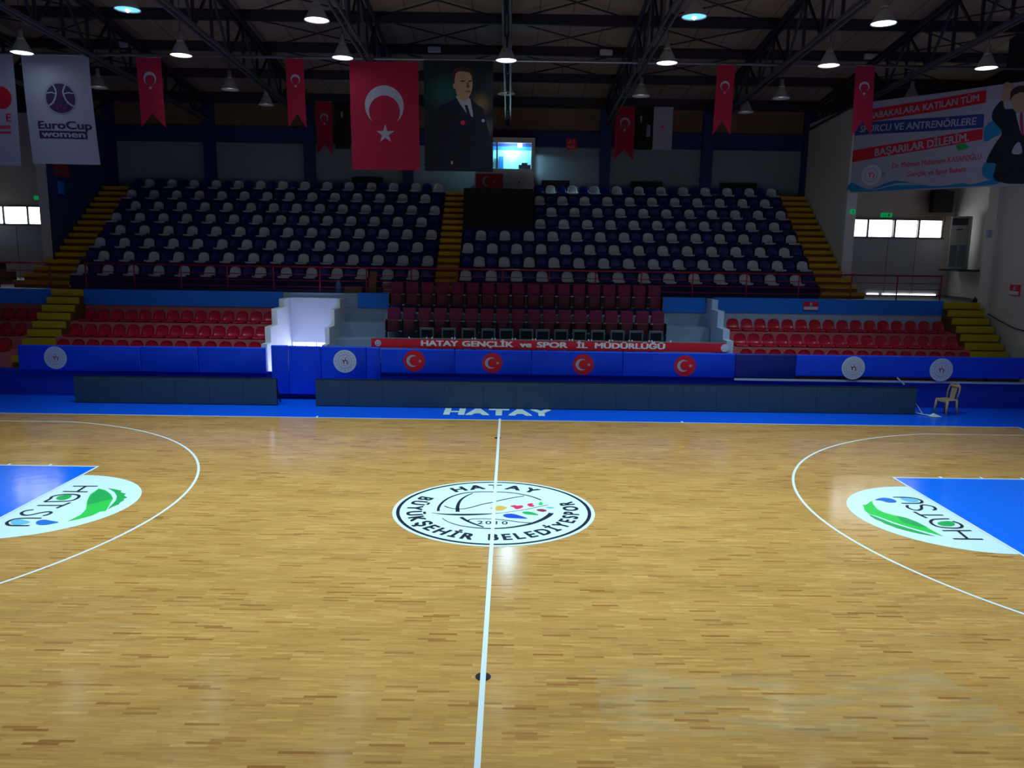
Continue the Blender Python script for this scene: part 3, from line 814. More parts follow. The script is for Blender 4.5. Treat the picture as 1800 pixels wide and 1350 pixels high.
def place_seat(kind, x, y, z, label, group, cat='seat'):
    m = {'white': m_seat_w, 'blue': m_seat_b, 'red': m_seat_r}[kind]
    if kind not in protos:
        o = shell(m).build(kind + '_stadium_seat'); protos[kind] = o
    else:
        o = protos[kind].copy(); COL.objects.link(o)
    o.location = (x + rnd.uniform(-0.003, 0.003), y, z)
    o.rotation_euler = (0, 0, rnd.uniform(-0.012, 0.012))
    tag(o, label, cat, group)
    return o
ROWN = ['', 'bottom', 'second', 'third', 'fourth', 'fifth', 'sixth', 'seventh', 'top']
for k in range(1, 9):
    # block left of the centre stairs, counted from the stairs; block right likewise
    for side in ('left', 'right'):
        cw = cb = 0
        for i in range(28):
            if side == 'left':
                x = -2.76 - 0.45 * i; white = (i % 2 == 1) if k % 2 == 1 else (i % 2 == 0)
            else:
                n_ = i - 3; x = 0.45 * n_; white = (n_ % 2 == 1) if k % 2 == 1 else (n_ % 2 == 0)
                if k >= 5 and x < 1.1: continue      # under the black tarp
            if white: cw += 1; c = cw; kn = 'white'
            else: cb += 1; c = cb; kn = 'blue'
            word = 'white shell seat' if white else 'dark blue shell seat'
            lab = '%s, %s row up, %s %s one %s of the centre stairs' % (word, ROWN[k] if k not in (1, 8) else ROWN[k], ORD[c], kn, side)
            if k in (1, 8): lab = '%s, %s row, %s %s one %s of the centre stairs' % (word, ROWN[k], ORD[c], kn, side)
            place_seat(kn, x, RY(k) + 0.02, RZ(k), lab, '%s shell seats in the upper stand' % kn)
# red seats
RR = [(12.2, 2.04, 'upper'), (11.3, 1.64, 'middle'), (10.5, 1.24, 'lowest')]
for (y, z, rn) in RR:
    for i in range(16):
        if rn == 'lowest' and False: continue
        place_seat('red', 7.54 + 0.45 * i, y + 0.02, z, 'glossy red shell seat right of the red banner, %s row, %s from the left' % (rn, ORD[i + 1]), 'red shell seats right of the red banner')
    for i in range(14):
        place_seat('red', -7.62 - 0.452 * i, y + 0.02, z, 'glossy red shell seat left of the white stairwell, %s row, %s from the stairwell' % (rn, ORD[i + 1]), 'red shell seats left of the stairwell')
    for i in range(4):
        place_seat('red', -15.27 - 0.452 * i, y + 0.02, z, 'glossy red shell seat at far left beyond the yellow stairs, %s row, %s from stairs' % (rn, ORD[i + 1]), 'red shell seats at the far left')

# maroon upholstered seats
def vip():
    t = empty('folding_seat')
    b_ = MB(); b_.rbox(-0.205, 0.40, 0.30, 0.205, 0.50, 0.985, m_vip, 0.03)
    o = b_.build('backrest', t)
    for v_ in o.data.vertices: v_.co.y += (v_.co.z - 0.3) * 0.14
    b_ = MB(); b_.rbox(-0.2, 0.26, 0.22, 0.2, 0.37, 0.62, m_vip2, 0.03); o = b_.build('seat', t)
    for v_ in o.data.vertices: v_.co.y += (v_.co.z - 0.22) * 0.1
    for s in (-1, 1):
        b_ = MB(); b_.box(s * 0.226 - 0.014, 0.2, 0.0, s * 0.226 + 0.014, 0.47, 0.58, m_dark); ar = b_.build('side_frame', t)
        MB().rbox(s * 0.226 - 0.021, 0.12, 0.58, s * 0.226 + 0.021, 0.46, 0.62, m_vip2, 0.012, 'z').build('armrest', t)
        b_ = MB()
        b_.rbox(s * 0.226 - 0.022, 0.10, 0.585, s * 0.226 + 0.022, 0.135, 0.625, m_alu, 0.008); b_.rbox(s * 0.226 - 0.021, 0.18, 0.23, s * 0.226 + 0.021, 0.21, 0.275, m_alu, 0.008)
        b_.build('cap', ar)
    return t
vp = vip()
first = True
for (y0, z0, rn) in ((12.47, 2.45, 'rear'), (11.68, 1.66, 'front')):
    for i in range(18):
        o = vp if first else copy_tree(vp); first = False
        o.location = (-3.5 + 0.5 * i, y0, z0)
        tag(o, 'maroon folding theatre seat, %s maroon row, %s from the left end' % (rn, ORD[i + 1]), 'seat', 'maroon seats behind the red banner')

# slate office chairs at the table
def desk_chair():
    t = empty('conference_chair')
    b_ = MB()
    for x0, z0, x1, z1 in ((-0.22, 0.52, -0.17, 0.95), (0.17, 0.52, 0.22, 0.95), (-0.17, 0.87, 0.17, 0.95), (-0.17, 0.52, 0.17, 0.63)):
        b_.rbox(x0, 0.40, z0, x1, 0.45, z1, m_off, 0.01)
    o = b_.build('backrest_frame', t)
    MB().box(-0.17, 0.425, 0.63, 0.17, 0.435, 0.87, m_ledf).build('back_mesh', t)
    MB().rbox(-0.22, 0.0, 0.42, 0.22, 0.42, 0.48, m_dark, 0.02, 'z').build('seat', t)
    for sx in (-0.19, 0.19):
        for sy, h in ((0.04, 0.42), (0.41, 0.54)):
            MB().tube([(sx, sy, 0), (sx, sy, h)], 0.013, m_dark, 6).build('leg', t)
        MB().tube([(sx * 1.2, 0.06, 0.45), (sx * 1.2, 0.06, 0.64), (sx * 1.2, 0.38, 0.66)], 0.014, m_dark, 6).build('armrest', t)
    return t
dc = desk_chair()
for i, x in enumerate([-2.36, -1.66, -1.05, -0.45, 0.14, 0.73, 1.28, 1.83, 2.43, 3.02, 3.61, 4.2, 4.8]):
    o = dc if i == 0 else copy_tree(dc)
    o.location = (x, 10.92 + 0.0, 1.15); o.rotation_euler = (0, 0, rnd.uniform(-0.06, 0.06))
    tag(o, 'slate grey chair with open back behind the red banner table, %s from the left' % ORD[i + 1], 'chair', 'chairs at the red banner table')

# table with its red banner
t = thing('long_table', 'long narrow table with white top standing behind the red lettered banner', 'table', (1.42, 10.4, 1.15))
MB().box(-5.3, 0.02, 0.64, 5.3, 0.48, 0.67, m_frame).build('tabletop', t)
for x in (-5.2, -2.6, 0, 2.6, 5.2):
    for y in (0.06, 0.44):
        MB().box(x - 0.02, y - 0.02, 0, x + 0.02, y + 0.02, 0.64, m_dark).build('leg', t)
b = MB()
b.box(-3.92, 10.34, 1.575, 6.76, 10.38, 1.845, m_redv)
fb = lambda x, z: (x, 10.337, z)
b.flat(text('HATAY', 0.155, 0.045, at=(-1.87, 1.652), fit=1.12), fb, m_line)
b.flat(text('GENÇLİK', 0.155, 0.045, at=(-0.42, 1.652), fit=1.55), fb, m_line)
b.flat(text('ve', 0.155, 0.045, at=(0.72, 1.652), fit=0.36), fb, m_line)
b.flat(text('SPOR', 0.155, 0.045, at=(1.52, 1.652), fit=0.93), fb, m_line)
b.flat(text('İL', 0.155, 0.045, at=(2.42, 1.652), fit=0.34), fb, m_line)
b.flat(text('MÜDÜRLÜĞÜ', 0.155, 0.045, at=(3.86, 1.652), fit=2.12), fb, m_line)
b.flat(disc(-3.72, 1.71, 0.095, 28), fb, m_emb); b.flat(ring(-3.72, 1.71, 0.045, 0.06, n=24), lambda x, z: (x, 10.333, z), m_embg)
b.flat(disc(6.72, 1.71, 0.12, 28), fb, m_emb)
tag(b.build('banner'), 'long red banner with white lettering along the front of the table', 'banner')
cup = MB(); cup.lathe([(0.0, 0.0), (0.022, 0.0), (0.026, 0.05), (0.02, 0.075), (0.0, 0.08)], m_line, n=10)
cu0 = None
CX = [(-2.8, 1), (-2.27, 1), (-2.1, 1), (-1.5, 2), (-0.89, 2), (-0.29, 2), (0.32, 2), (0.93, 2), (1.5, 1), (2.04, 2), (2.62, 2), (3.25, 2), (3.85, 2), (4.45, 2), (5.1, 1)]
n_ = 0
for x, c in CX:
    for j in range(c):
        n_ += 1
        if cu0 is None: o = cu0 = cup.build('bottle_cap_top')
        else: o = cu0.copy(); COL.objects.link(o)
        o.name = 'paper_cup'
        o.location = (x + 0.085 * j, 10.46, 1.82)
        tag(o, 'small white paper cup on the table edge peeking over the red banner', 'cup', 'white cups along the banner table')

# ================================================================== PADS, LED BOARDS
def emblem(b_, cx, cz, r, y, red=False):
    f1 = lambda x, z: (x, y - 0.004, z)
    f2 = lambda x, z: (x, y - 0.007, z)
    if red:
        b_.flat(disc(cx, cz, r, 40), f1, m_redv)
        b_.flat(crescent(cx - 0.17 * r, cz, 0.56 * r, 0.45 * r, 0.17 * r, 0), f2, m_fwhite)
        b_.flat(star(cx + 0.52 * r, cz, 0.19 * r, pi), f2, m_fwhite)
    else:
        b_.flat(disc(cx, cz, r, 40), f1, m_emb)
        b_.flat(ring(cx, cz, 0.58 * r, 0.61 * r, n=32), f2, m_embg)
        b_.flat(ring(cx, cz, 0.36 * r, 0.38 * r, n=32), f2, m_embg)
        for k in range(16):
            a = 2 * pi * k / 16
            b_.flat(disc(cx + 0.79 * r * cos(a), cz + 0.79 * r * sin(a), 0.035 * r, 8), f2, m_bblue)
        b_.flat(stroke([(cx - 0.22 * r, cz + 0.14 * r), (cx - 0.1 * r, cz + 0.02 * r), (cx - 0.08 * r, cz - 0.2 * r)], 0.08 * r), f2, m_maro)
        b_.flat(stroke([(cx - 0.12 * r, cz + 0.02 * r), (cx + 0.05 * r, cz + 0.1 * r), (cx + 0.22 * r, cz + 0.02 * r), (cx + 0.18 * r, cz - 0.24 * r)], 0.08 * r), f2, m_maro)
        b_.flat(stroke([(cx + 0.06 * r, cz + 0.1 * r), (cx + 0.02 * r, cz + 0.3 * r)], 0.05 * r), f2, m_maro)
pads = [
    (-14.42, -10.78, 10.08, 0.77, 1.53, m_pad, [(-13.3, 1.16, 0.34, 0)], 'long blue padded barrier with a pale round emblem at far left'),
    (-10.77, -9.06, 10.08, 0.77, 1.54, m_pad, [], 'plain blue padded barrier second from the left end'),
    (-9.05, -7.03, 10.08, 0.77, 1.55, m_pad, [], 'plain blue padded barrier just left of the tall gate pads'),
    (-6.86, -6.36, 10.04, 0.16, 1.63, m_pad, [], 'narrow tall blue gate pad reaching nearly to the floor'),
    (-6.35, -5.39, 10.04, 0.16, 1.62, m_pad, [], 'wide tall blue gate pad left of the emblem pad'),
    (-5.38, -4.04, 10.06, 0.62, 1.62, m_pad, [(-4.67, 1.18, 0.345, 0)], 'deep blue pad with white round emblem right of the gate'),
    (-4.03, -3.62, 10.06, 0.62, 1.61, m_pad, [], 'narrow deep blue pad between emblem pad and first crescent pad'),
    (-3.6, -1.4, 10.08, 0.84, 1.575, m_pad, [(-2.6, 1.22, 0.32, 1)], 'blue pad with red crescent disc, leftmost of the four crescent pads'),
    (-1.39, 0.89, 10.08, 0.84, 1.575, m_pad, [(-0.27, 1.19, 0.305, 1)], 'blue pad with red crescent disc, second of four from the left'),
    (0.9, 3.62, 10.08, 0.84, 1.575, m_pad, [(2.45, 1.18, 0.315, 1)], 'blue pad with red crescent disc, third of four from the left'),
    (3.63, 6.99, 10.08, 0.84, 1.575, m_pad, [(5.49, 1.19, 0.32, 1)], 'blue pad with red crescent disc, rightmost and longest of the four'),
    (7.0, 8.81, 10.12, 0.86, 1.57, m_padd, [], 'plain navy pad, darker than its neighbours, right of the crescent pads'),
    (8.82, 15.98, 10.08, 0.93, 1.57, m_pad, [(10.53, 1.2, 0.35, 0), (13.17, 1.18, 0.35, 0)], 'very long blue pad with two pale round emblems at right'),
]
for (x0, x1, y, z0, z1, m, em, lab) in pads:
    t = thing('barrier_pad', lab, 'padding', ((x0 + x1) / 2, y, z0), 0, 'blue pads along the front of the stands')
    c = (x0 + x1) / 2
    b = MB(); b.rbox(x0 - c, 0, 0, x1 - c, 0.12, z1 - z0, m, 0.028); b.build('cushion', t)
    for (ex, ez, er, rd) in em:
        b = MB(); emblem(b, ex - c, ez - z0, er, 0, bool(rd)); b.build('emblem', t)

for x0, x1, lab in ((-12.27, -6.45, 'shorter dark advertising board standing at left on the blue floor'), (-5.33, 12.0, 'very long dark advertising board along the middle of the far sideline')):
    t = thing('advertising_board', lab, 'board', ((x0 + x1) / 2, 9.1, 0), 0)
    h = (x1 - x0) / 2
    MB().box(-h, 0.0, 0.0, h, 0.1, 0.79, m_ledf).build('frame', t)
    b = MB(); n_ = round(2 * h / 0.98)
    for i in range(n_):
        a = -h + 2 * h * i / n_; b.box(a + 0.003, -0.012, 0.02, a + 2 * h / n_ - 0.003, 0.0, 0.765, m_led)
    b.build('screen', t)
    for i in range(0, n_ + 1, 2):
        x = -h + 0.05 + (2 * h - 0.1) * i / max(n_, 1)
        MB().bar((x, 0.1, 0.6), (x, 0.5, 0.02), 0.04, 0.04, m_dark).build('rear_strut', t)

# ================================================================== RAILINGS
def railing(label, x0, x1, posts, end0=False, end1=False):
    t = thing('guard_railing', label, 'railing', (x0, 13.3, 3.03))
    for x in posts: MB().tube([(x - x0, 0, 0), (x - x0, 0, 0.83)], 0.024, m_rail, 8).build('post', t)
    for z, r in ((0.84, 0.028), (0.59, 0.013), (0.39, 0.013), (0.18, 0.013)):
        p = [(0, 0, z), (x1 - x0, 0, z)]
        MB().tube(p, r, m_rail, 8).build('rail', t)
    return t
railing('red railing at far left ending at the short yellow stairs', -19.9, -15.1, [-19.9, -18.4, -16.8, -15.1])
railing('long red railing along the walkway below the upper stand', -13.93, 14.63, [-13.91, -12.3, -10.74, -9.2, -7.66, -6.12, -4.57, -3.07, -1.56, -0.02, 1.52, 3.07, 4.6, 6.32, 8.12, 9.87, 11.62, 13.16, 14.62])

# ================================================================== LAMPS
def lamp_proto(kind):
    t = empty('bell_lamp')
    b_ = MB(); b_.lathe([(0.045, 0.62), (0.06, 0.62), (0.07, 0.42), (0.10, 0.40), (0.105, 0.33), (0.0, 0.33)], m_lampin, n=16); b_.build('ballast', t)
    b_ = MB(); b_.lathe([(0.08, 0.36), (0.12, 0.34), (0.17, 0.24), (0.24, 0.1), (0.3, 0.02), (0.305, 0.0), (0.29, 0.0), (0.23, 0.1), (0.16, 0.23), (0.1, 0.32)], m_lampin, n=24); b_.build('reflector', t)
    g = {'on': m_glow, 'blue': m_glowb, 'dim': m_glowd}[kind]
    b_ = MB()
    if kind == 'dim': b_.lathe([(0.0, 0.05), (0.1, 0.055), (0.14, 0.09), (0.12, 0.16), (0.0, 0.2)], g, n=16)
    else: b_.lathe([(0.285, 0.02), (0.2, 0.0), (0.1, -0.01), (0.0, -0.012)], g, n=24)
    b_.build('glass', t)
    if kind == 'blue':
        b_ = MB(); b_.lathe([(0.0, -0.06), (0.045, -0.03), (0.045, 0.01), (0.0, 0.02)], m_bulb, n=12); b_.build('bulb', t)
    return t
LPW = {'front': ['blue0', 'on', 'on', 'on', 'on', 'on', 'on'], 'near': ['blue', 'on', 'on', 'on']}
lp = {}
RL = {'front': 'in the bright row with the hanging flags', 'near': 'in the nearest row at the top edge', 'far': 'in the dim row over the upper stand', 'back': 'small one near the back wall'}
def spot(parent, power, size=2.1, blend=0.9):
    ld = bpy.data.lights.new('lamp_light', 'SPOT')
    ld.energy = power; ld.color = LAMP_COL; ld.spot_size = size; ld.spot_blend = blend; ld.shadow_soft_size = 0.25
    o = bpy.data.objects.new('lamp_light', ld); COL.objects.link(o); o.parent = parent; o.location = (0, 0, -0.06)
    return o
for row, (y, z, xs_) in LAMPS.items():
    for i, x in enumerate(xs_):
        kind = 'dim' if row in ('far', 'back') else ('blue' if (row == 'near' and i in (0, 2)) else 'on')
        if kind not in lp: o = lp[kind] = lamp_proto(kind)
        else:
            o = lp[kind].copy(); COL.objects.link(o)
            for ch in list(lp[kind].children):
                if ch.type == 'MESH' and ch.name.split('.')[0] != 'hanger':
                    c = ch.copy(); COL.objects.link(c); c.parent = o
        zz = z + {('near', 1): -0.13, ('near', 2): 0.08, ('near', 0): 0.04}.get((row, i), 0.0)
        o.location = (x, y, zz)
        top = RZf(y) - zz + 0.125
        MB().tube([(0, 0, 0.61), (0, 0, top)], 0.012, m_steel, 6).build('hanger', o)
        tag(o, '%s bell-shaped lamp %s, %s from the left' % ('dim' if kind == 'dim' else 'lit', RL[row], ORD[i + 1]), 'lamp', 'bell lamps hanging from the roof')
        p = {'front': P_FRONT, 'near': P_NEAR, 'far': P_FAR, 'back': P_FAR}[row]
        if row == 'front' and i in (0, 6): p *= 0.3
        spot(o, p, 1.8 if row != 'front' else 1.5)
# the lamps over the rest of the court, above the camera's view
for y in (2.2, -2.3, -6.8):
    for i, x in enumerate((-13.5, -9.0, -4.5, 0.0, 4.5, 9.0, 13.5)):
        o = lp['on'].copy(); COL.objects.link(o); o.location = (x, y, 10.6)
        for ch in list(lp['on'].children):
            if ch.type == 'MESH' and ch.name.split('.')[0] != 'hanger':
                c = ch.copy(); COL.objects.link(c); c.parent = o
        MB().tube([(0, 0, 0.61), (0, 0, RZf(y) - 10.6 + 0.125)], 0.012, m_steel, 6).build('hanger', o)
        tag(o, 'lit bell-shaped lamp over the middle of the court, above the photo', 'lamp', 'bell lamps over the court')
        spot(o, P_COURT * (0.22 if abs(x) > 13 else 0.8 if abs(x) > 8 else 1.0) * (0.5 if y < -5 else 1.0), 1.7)

# small white fixtures on the purlin
for i, x in enumerate((-12.6, -2.4, 3.3, 12.1)):
    o = MB().rbox(x - 0.21, 14.33, 10.95, x + 0.21, 14.48, 11.12, m_fwhite, 0.015).build('emergency_light')
    tag(o, 'small white rectangular emergency light on the dark purlin, %s from the left' % ORD[i + 1], 'light', 'emergency lights on the purlin')

# ================================================================== FLAGS AND BANNERS
def cloth(b_, x0, x1, z0, z1, fn, m, nx=16, nz=22, shape=None):
    v_ = []; f_ = []
    for j in range(nz + 1):
        for i in range(nx + 1):
            v_.append(fn(x0 + (x1 - x0) * i / nx, z0 + (z1 - z0) * j / nz, 0))
    for j in range(nz):
        for i in range(nx):
            a = j * (nx + 1) + i; f_.append((a, a + 1, a + nx + 2, a + nx + 1))
    b_.add(v_, f_, m, True)
def overlay(b_, t_, fn, off, m, L=0.12):
    t2 = subdiv(t_, L)
    b_.add([fn(p[0], p[1], off + (p[2] * 0.0006 if len(p) > 2 else 0)) for p in t2[0]], t2[1], m, True)
def flag_fn(y, z_top, amp, ph, k=5.0, lean=0.0, sag=0.0, cx=0, toward=1):
    def fn(x, z, off):
        d = (z_top - z)
        return (x + lean * d, y + amp * min(1.0, d / 1.2) * sin(k * (x - cx) + ph + 0.5 * d) - off, z)
    return fn
# large national flag hung upright
fn = flag_fn(11.0, 9.9, 0.035, 0.4, 3.2, 0.012)
b = MB(); cloth(b, -4.56, -2.55, 6.83, 9.9, fn, m_red)
overlay(b, crescent(-3.565, 8.66, 0.575, 0.46, 0.165, -pi / 2), fn, 0.008, m_fwhite)
overlay(b, star(-3.555, 7.86, 0.28, pi / 2), fn, 0.008, m_fwhite)
tag(b.build('national_flag'), 'large red flag with white crescent and star hanging beside the portrait', 'flag')
# portrait banner: a man in a dark suit on a dark green ground
fn = flag_fn(11.0, 9.86, 0.02, 1.4, 3.0, 0.008)
m_pg = mat('dark_teal_print', (14, 40, 52), 0.85, var=0.5, scale=1.1)
def glow_print():
    m = bpy.data.materials.new('portrait_ground'); m.use_nodes = True
    nt = m.node_tree; N = nt.nodes; L = nt.links; b_ = N['Principled BSDF']; b_.inputs['Roughness'].default_value = 0.85
    tc = N.new('ShaderNodeTexCoord'); prev = None
    base = N.new('ShaderNodeRGB'); base.outputs[0].default_value = (*lin((10, 30, 42)), 1); prev = base.outputs[0]
    for c, r_, col in (((-1.75, 11, 9.05), 0.75, (26, 84, 84)), ((-0.72, 11, 8.75), 0.42, (120, 96, 66)), ((-0.5, 11, 8.1), 0.35, (90, 88, 92)), ((-0.45, 11, 7.5), 0.3, (60, 66, 76))):
        vm = N.new('ShaderNodeVectorMath'); vm.operation = 'DISTANCE'; vm.inputs[1].default_value = c
        L.new(tc.outputs['Object'], vm.inputs[0])
        mr = N.new('ShaderNodeMapRange'); mr.interpolation_type = 'SMOOTHSTEP'; mr.inputs[1].default_value = 0.0; mr.inputs[2].default_value = r_; mr.inputs[3].default_value = 1; mr.inputs[4].default_value = 0
        L.new(vm.outputs['Value'], mr.inputs[0])
        mx = N.new('ShaderNodeMix'); mx.data_type = 'RGBA'; mx.inputs[7].default_value = (*lin(col), 1)
        L.new(mr.outputs[0], mx.inputs[0]); L.new(prev, mx.inputs[6]); prev = mx.outputs[2]
    L.new(prev, b_.inputs['Base Color'])
    return m
m_pg = glow_print()
b = MB(); cloth(b, -2.39, -0.36, 6.82, 9.95, fn, m_pg)
PX, PZ, PS = -2.39, 9.83, 2.03 / 775.0     # portrait drawn in its own sheet units
def pp(l): return [(PX + (x - 25) * PS, PZ - (y - 65) * PS * 0.94) for x, y in l]
fnc = lambda x, z, o_: fn(min(x, -0.366), z, o_)
overlay(b, poly(smooth(pp([(190, 540), (280, 500), (400, 440), (470, 470), (550, 450), (620, 510), (690, 560), (720, 700), (770, 900), (782, 1060), (778, 1250), (60, 1250), (90, 1100), (150, 850), (170, 650)]), 3, True)), fnc, 0.008, m_suit)
overlay(b, poly(pp([(380, 420), (425, 500), (500, 610), (520, 640), (575, 655), (572, 600), (545, 450), (480, 400)])), fn, 0.011, m_fwhite)
overlay(b, poly(smooth(pp([(352, 270), (365, 160), (420, 110), (500, 115), (555, 160), (570, 260), (565, 330), (545, 400), (500, 470), (455, 470), (400, 420), (380, 340), (358, 330)]), 4, True)), fn, 0.014, m_skin)
overlay(b, poly(smooth(pp([(340, 250), (335, 190), (352, 125), (405, 90), (480, 84), (545, 100), (580, 150), (580, 235), (562, 235), (555, 180), (525, 148), (470, 138), (415, 138), (385, 165), (372, 215), (366, 275), (348, 270)]), 3, True)), fn, 0.017, m_hair)
overlay(b, poly(pp([(490, 360), (545, 352), (550, 368), (495, 376)])), fn, 0.017, mat('printed_shadow_skin', (120, 84, 66), 0.85))
for x0, x1 in ((440, 490), (520, 562)): overlay(b, poly(pp([(x0, 240), (x1, 238), (x1, 252), (x0, 256)])), fn, 0.017, m_hair)
overlay(b, poly(pp([(505, 262), (528, 262), (540, 320), (500, 322)])), fn, 0.017, MATS['printed_shadow_skin'])
overlay(b, poly(pp([(480, 520), (512, 520), (530, 580), (560, 670), (545, 690), (505, 620)])), fn, 0.014, m_suit)
overlay(b, disc(*pp([(460, 722)])[0], 0.07, 12), fn, 0.012, m_pinkd)
overlay(b, disc(*pp([(688, 694)])[0], 0.05, 10), fn, 0.012, m_fwhite)
overlay(b, poly(pp([(322, 1180), (345, 1165), (345, 1200), (325, 1208)])), fn, 0.012, m_fwhite)
tag(b.build('portrait_banner'), 'tall dark banner showing a person in a dark suit and tie', 'banner')
# swallow-tailed pennants
def pennant(x0, x1, z1, z0, y, lean, label, m=m_red, dim=False, name='pennant', cr=0.42):
    w = x1 - x0; xc = (x0 + x1) / 2; zt = z0 + (z1 - z0) * 0.2
    fn_ = flag_fn(y, z1, 0.03, x0 * 2.1, 6.0, lean)
    b_ = MB()
    v2 = [(x0, z0), (xc, zt), (x1, z0), (x1, z1), (x0, z1)]
    t_ = subdiv(poly(v2), 0.14)
    b_.add([fn_(x, z, 0) for x, z in t_[0]], t_[1], m, True)
    zc = z1 - (z1 - z0) * 0.30
    overlay(b_, crescent(xc, zc, w * cr * 0.62, w * cr * 0.48, w * 0.06, -pi / 2), fn_, 0.008, m_fwhite, 0.08)
    overlay(b_, star(xc, zc - w * 0.36, w * 0.1, pi / 2), fn_, 0.008, m_fwhite, 0.08)
    b_.tube([(x0, y, z1), (x1, y, z1)], 0.014, m_alu, 6)
    return tag(b_.build(name), label, 'flag', 'red swallow-tailed pennants')
pennant(-10.78, -10.05, 9.91, 7.95, 11.0, 0.02, 'red swallow-tailed pennant right of the white banners with purple ball')
pennant(-6.42, -5.9, 9.95, 8.0, 11.0, 0.02, 'narrow red swallow-tailed pennant left of the large flag')
pennant(6.2, 6.72, 9.97, 7.98, 11.0, -0.02, 'narrow red swallow-tailed pennant right of centre, in the lamp row')
pennant(10.24, 10.8, 10.0, 8.02, 11.0, 0.03, 'red swallow-tailed pennant hanging before the lettered right banner')
pennant(-7.66, -7.02, 10.26, 8.2, 19.88, 0.0, 'dim red pennant high on the back wall, left of the large flag')
pennant(4.36, 5.14, 10.26, 8.18, 19.88, 0.0, 'dim red pennant high on the back wall, right of the booth')
def cloth_thing(x0, x1, z0, z1, y, m, label, name, extra=None):
    fn_ = flag_fn(y, z1, 0.03, x0, 5.0)
    b_ = MB(); cloth(b_, x0, x1, z0, z1, fn_, m, 8, 12)
    if extra: extra(b_, fn_)
    return tag(b_.build(name), label, 'flag')
def dk(b_, fn_):
    x = 5.15 if True else 0
    overlay(b_, poly([(5.35, 9.9), (5.45, 9.9), (5.42, 9.65), (5.38, 9.65)]), fn_, 0.01, m_skin)
    overlay(b_, poly([(5.66, 9.6), (5.78, 9.55), (5.78, 9.1), (5.62, 9.1)]), fn_, 0.01, m_embg)
cloth_thing(5.19, 5.88, 8.6, 10.27, 19.9, m_tarp, 'dark printed cloth on the back wall beside the dim red pennant', 'hanging_cloth', dk)
def wh(b_, fn_): overlay(b_, disc(6.27, 9.5, 0.06, 12), fn_, 0.01, m_pinkd)
cloth_thing(5.9, 6.68, 8.6, 10.27, 19.9, m_fwhite, 'plain white flag on the back wall right of the dark cloth', 'white_flag', wh)
def dk2(b_, fn_): overlay(b_, poly([(-6.68, 9.9), (-6.58, 9.9), (-6.6, 9.65), (-6.66, 9.65)]), fn_, 0.01, m_skin)
cloth_thing(-6.92, -6.32, 8.45, 10.27, 19.9, m_tarp, 'dark printed cloth on the back wall partly behind the large flag', 'hanging_cloth', dk2)
# white banner with purple ball
fn = flag_fn(11.0, 9.92, 0.05, 0.6, 2.6, -0.02)
fn0 = flag_fn(11.0, 9.92, 0.05, 0.6, 2.6, 0.0)
b = MB(); cloth(b, -14.12, -12.15, 6.85, 9.92, lambda x, z, o: fn0(x + 0.1 * max(0, (9.0 - z) / 2) ** 1.5, z, o), m_fwhite)
fe = lambda x, z, o: fn0(x + 0.1 * max(0, (9.0 - z) / 2) ** 1.5, z, o)
overlay(b, disc(-13.05, 8.72, 0.42, 36), fe, 0.008, m_purple)
for sx in (-1, 1):
    overlay(b, stroke(smooth([(-13.05 + sx * 0.18, 9.1), (-13.05 + sx * 0.1, 8.88), (-13.05 + sx * 0.2, 8.62), (-13.05 + sx * 0.36, 8.5)], 5), 0.045), fe, 0.014, m_fwhite)
    overlay(b, stroke(smooth([(-13.05 + sx * 0.38, 8.86), (-13.05 + sx * 0.24, 8.88), (-13.05 + sx * 0.12, 8.84)], 5), 0.035), fe, 0.014, m_fwhite)
overlay(b, ring(-13.05, 8.72, 0.45, 0.465, n=40), fe, 0.008, m_embg)
for dx, dz in ((-0.18, -0.15), (0, -0.2), (0.18, -0.15), (-0.1, -0.28), (0.1, -0.28)): overlay(b, star(-13.05 + dx, 8.72 + dz, 0.035), fe, 0.016, m_pinkd)
overlay(b, text('EuroCup', 0.21, 0.03, at=(-13.03, 7.86), fit=1.55), fe, 0.008, m_purple)
overlay(b, rect(-13.8, 7.58, -12.42, 7.80), fe, 0.008, m_purple)
overlay(b, text('women', 0.17, 0.03, at=(-13.1, 7.625), fit=1.25), fe, 0.016, m_fwhite)
tag(b.build('club_banner'), 'white banner with a purple ball and lettering, hanging at upper left', 'banner')
fn = flag_fn(11.0, 9.93, 0.05, 2.0, 2.6, 0.0)
b = MB(); cloth(b, -16.35, -14.36, 6.78, 9.93, fn, m_fwhite)
overlay(b, disc(-14.83, 8.72, 0.32, 30), fn, 0.008, m_redv)
overlay(b, text('E', 0.22, 0.01, at=(-14.64, 8.05), fit=0.16), fn, 0.008, m_redv)
overlay(b, rect(-15.3, 7.84, -14.6, 7.94), fn, 0.008, m_pink); overlay(b, rect(-15.3, 7.70, -14.6, 7.77), fn, 0.008, m_pink)
tag(b.build('club_banner'), 'white banner with red print cut off by the left edge', 'banner')

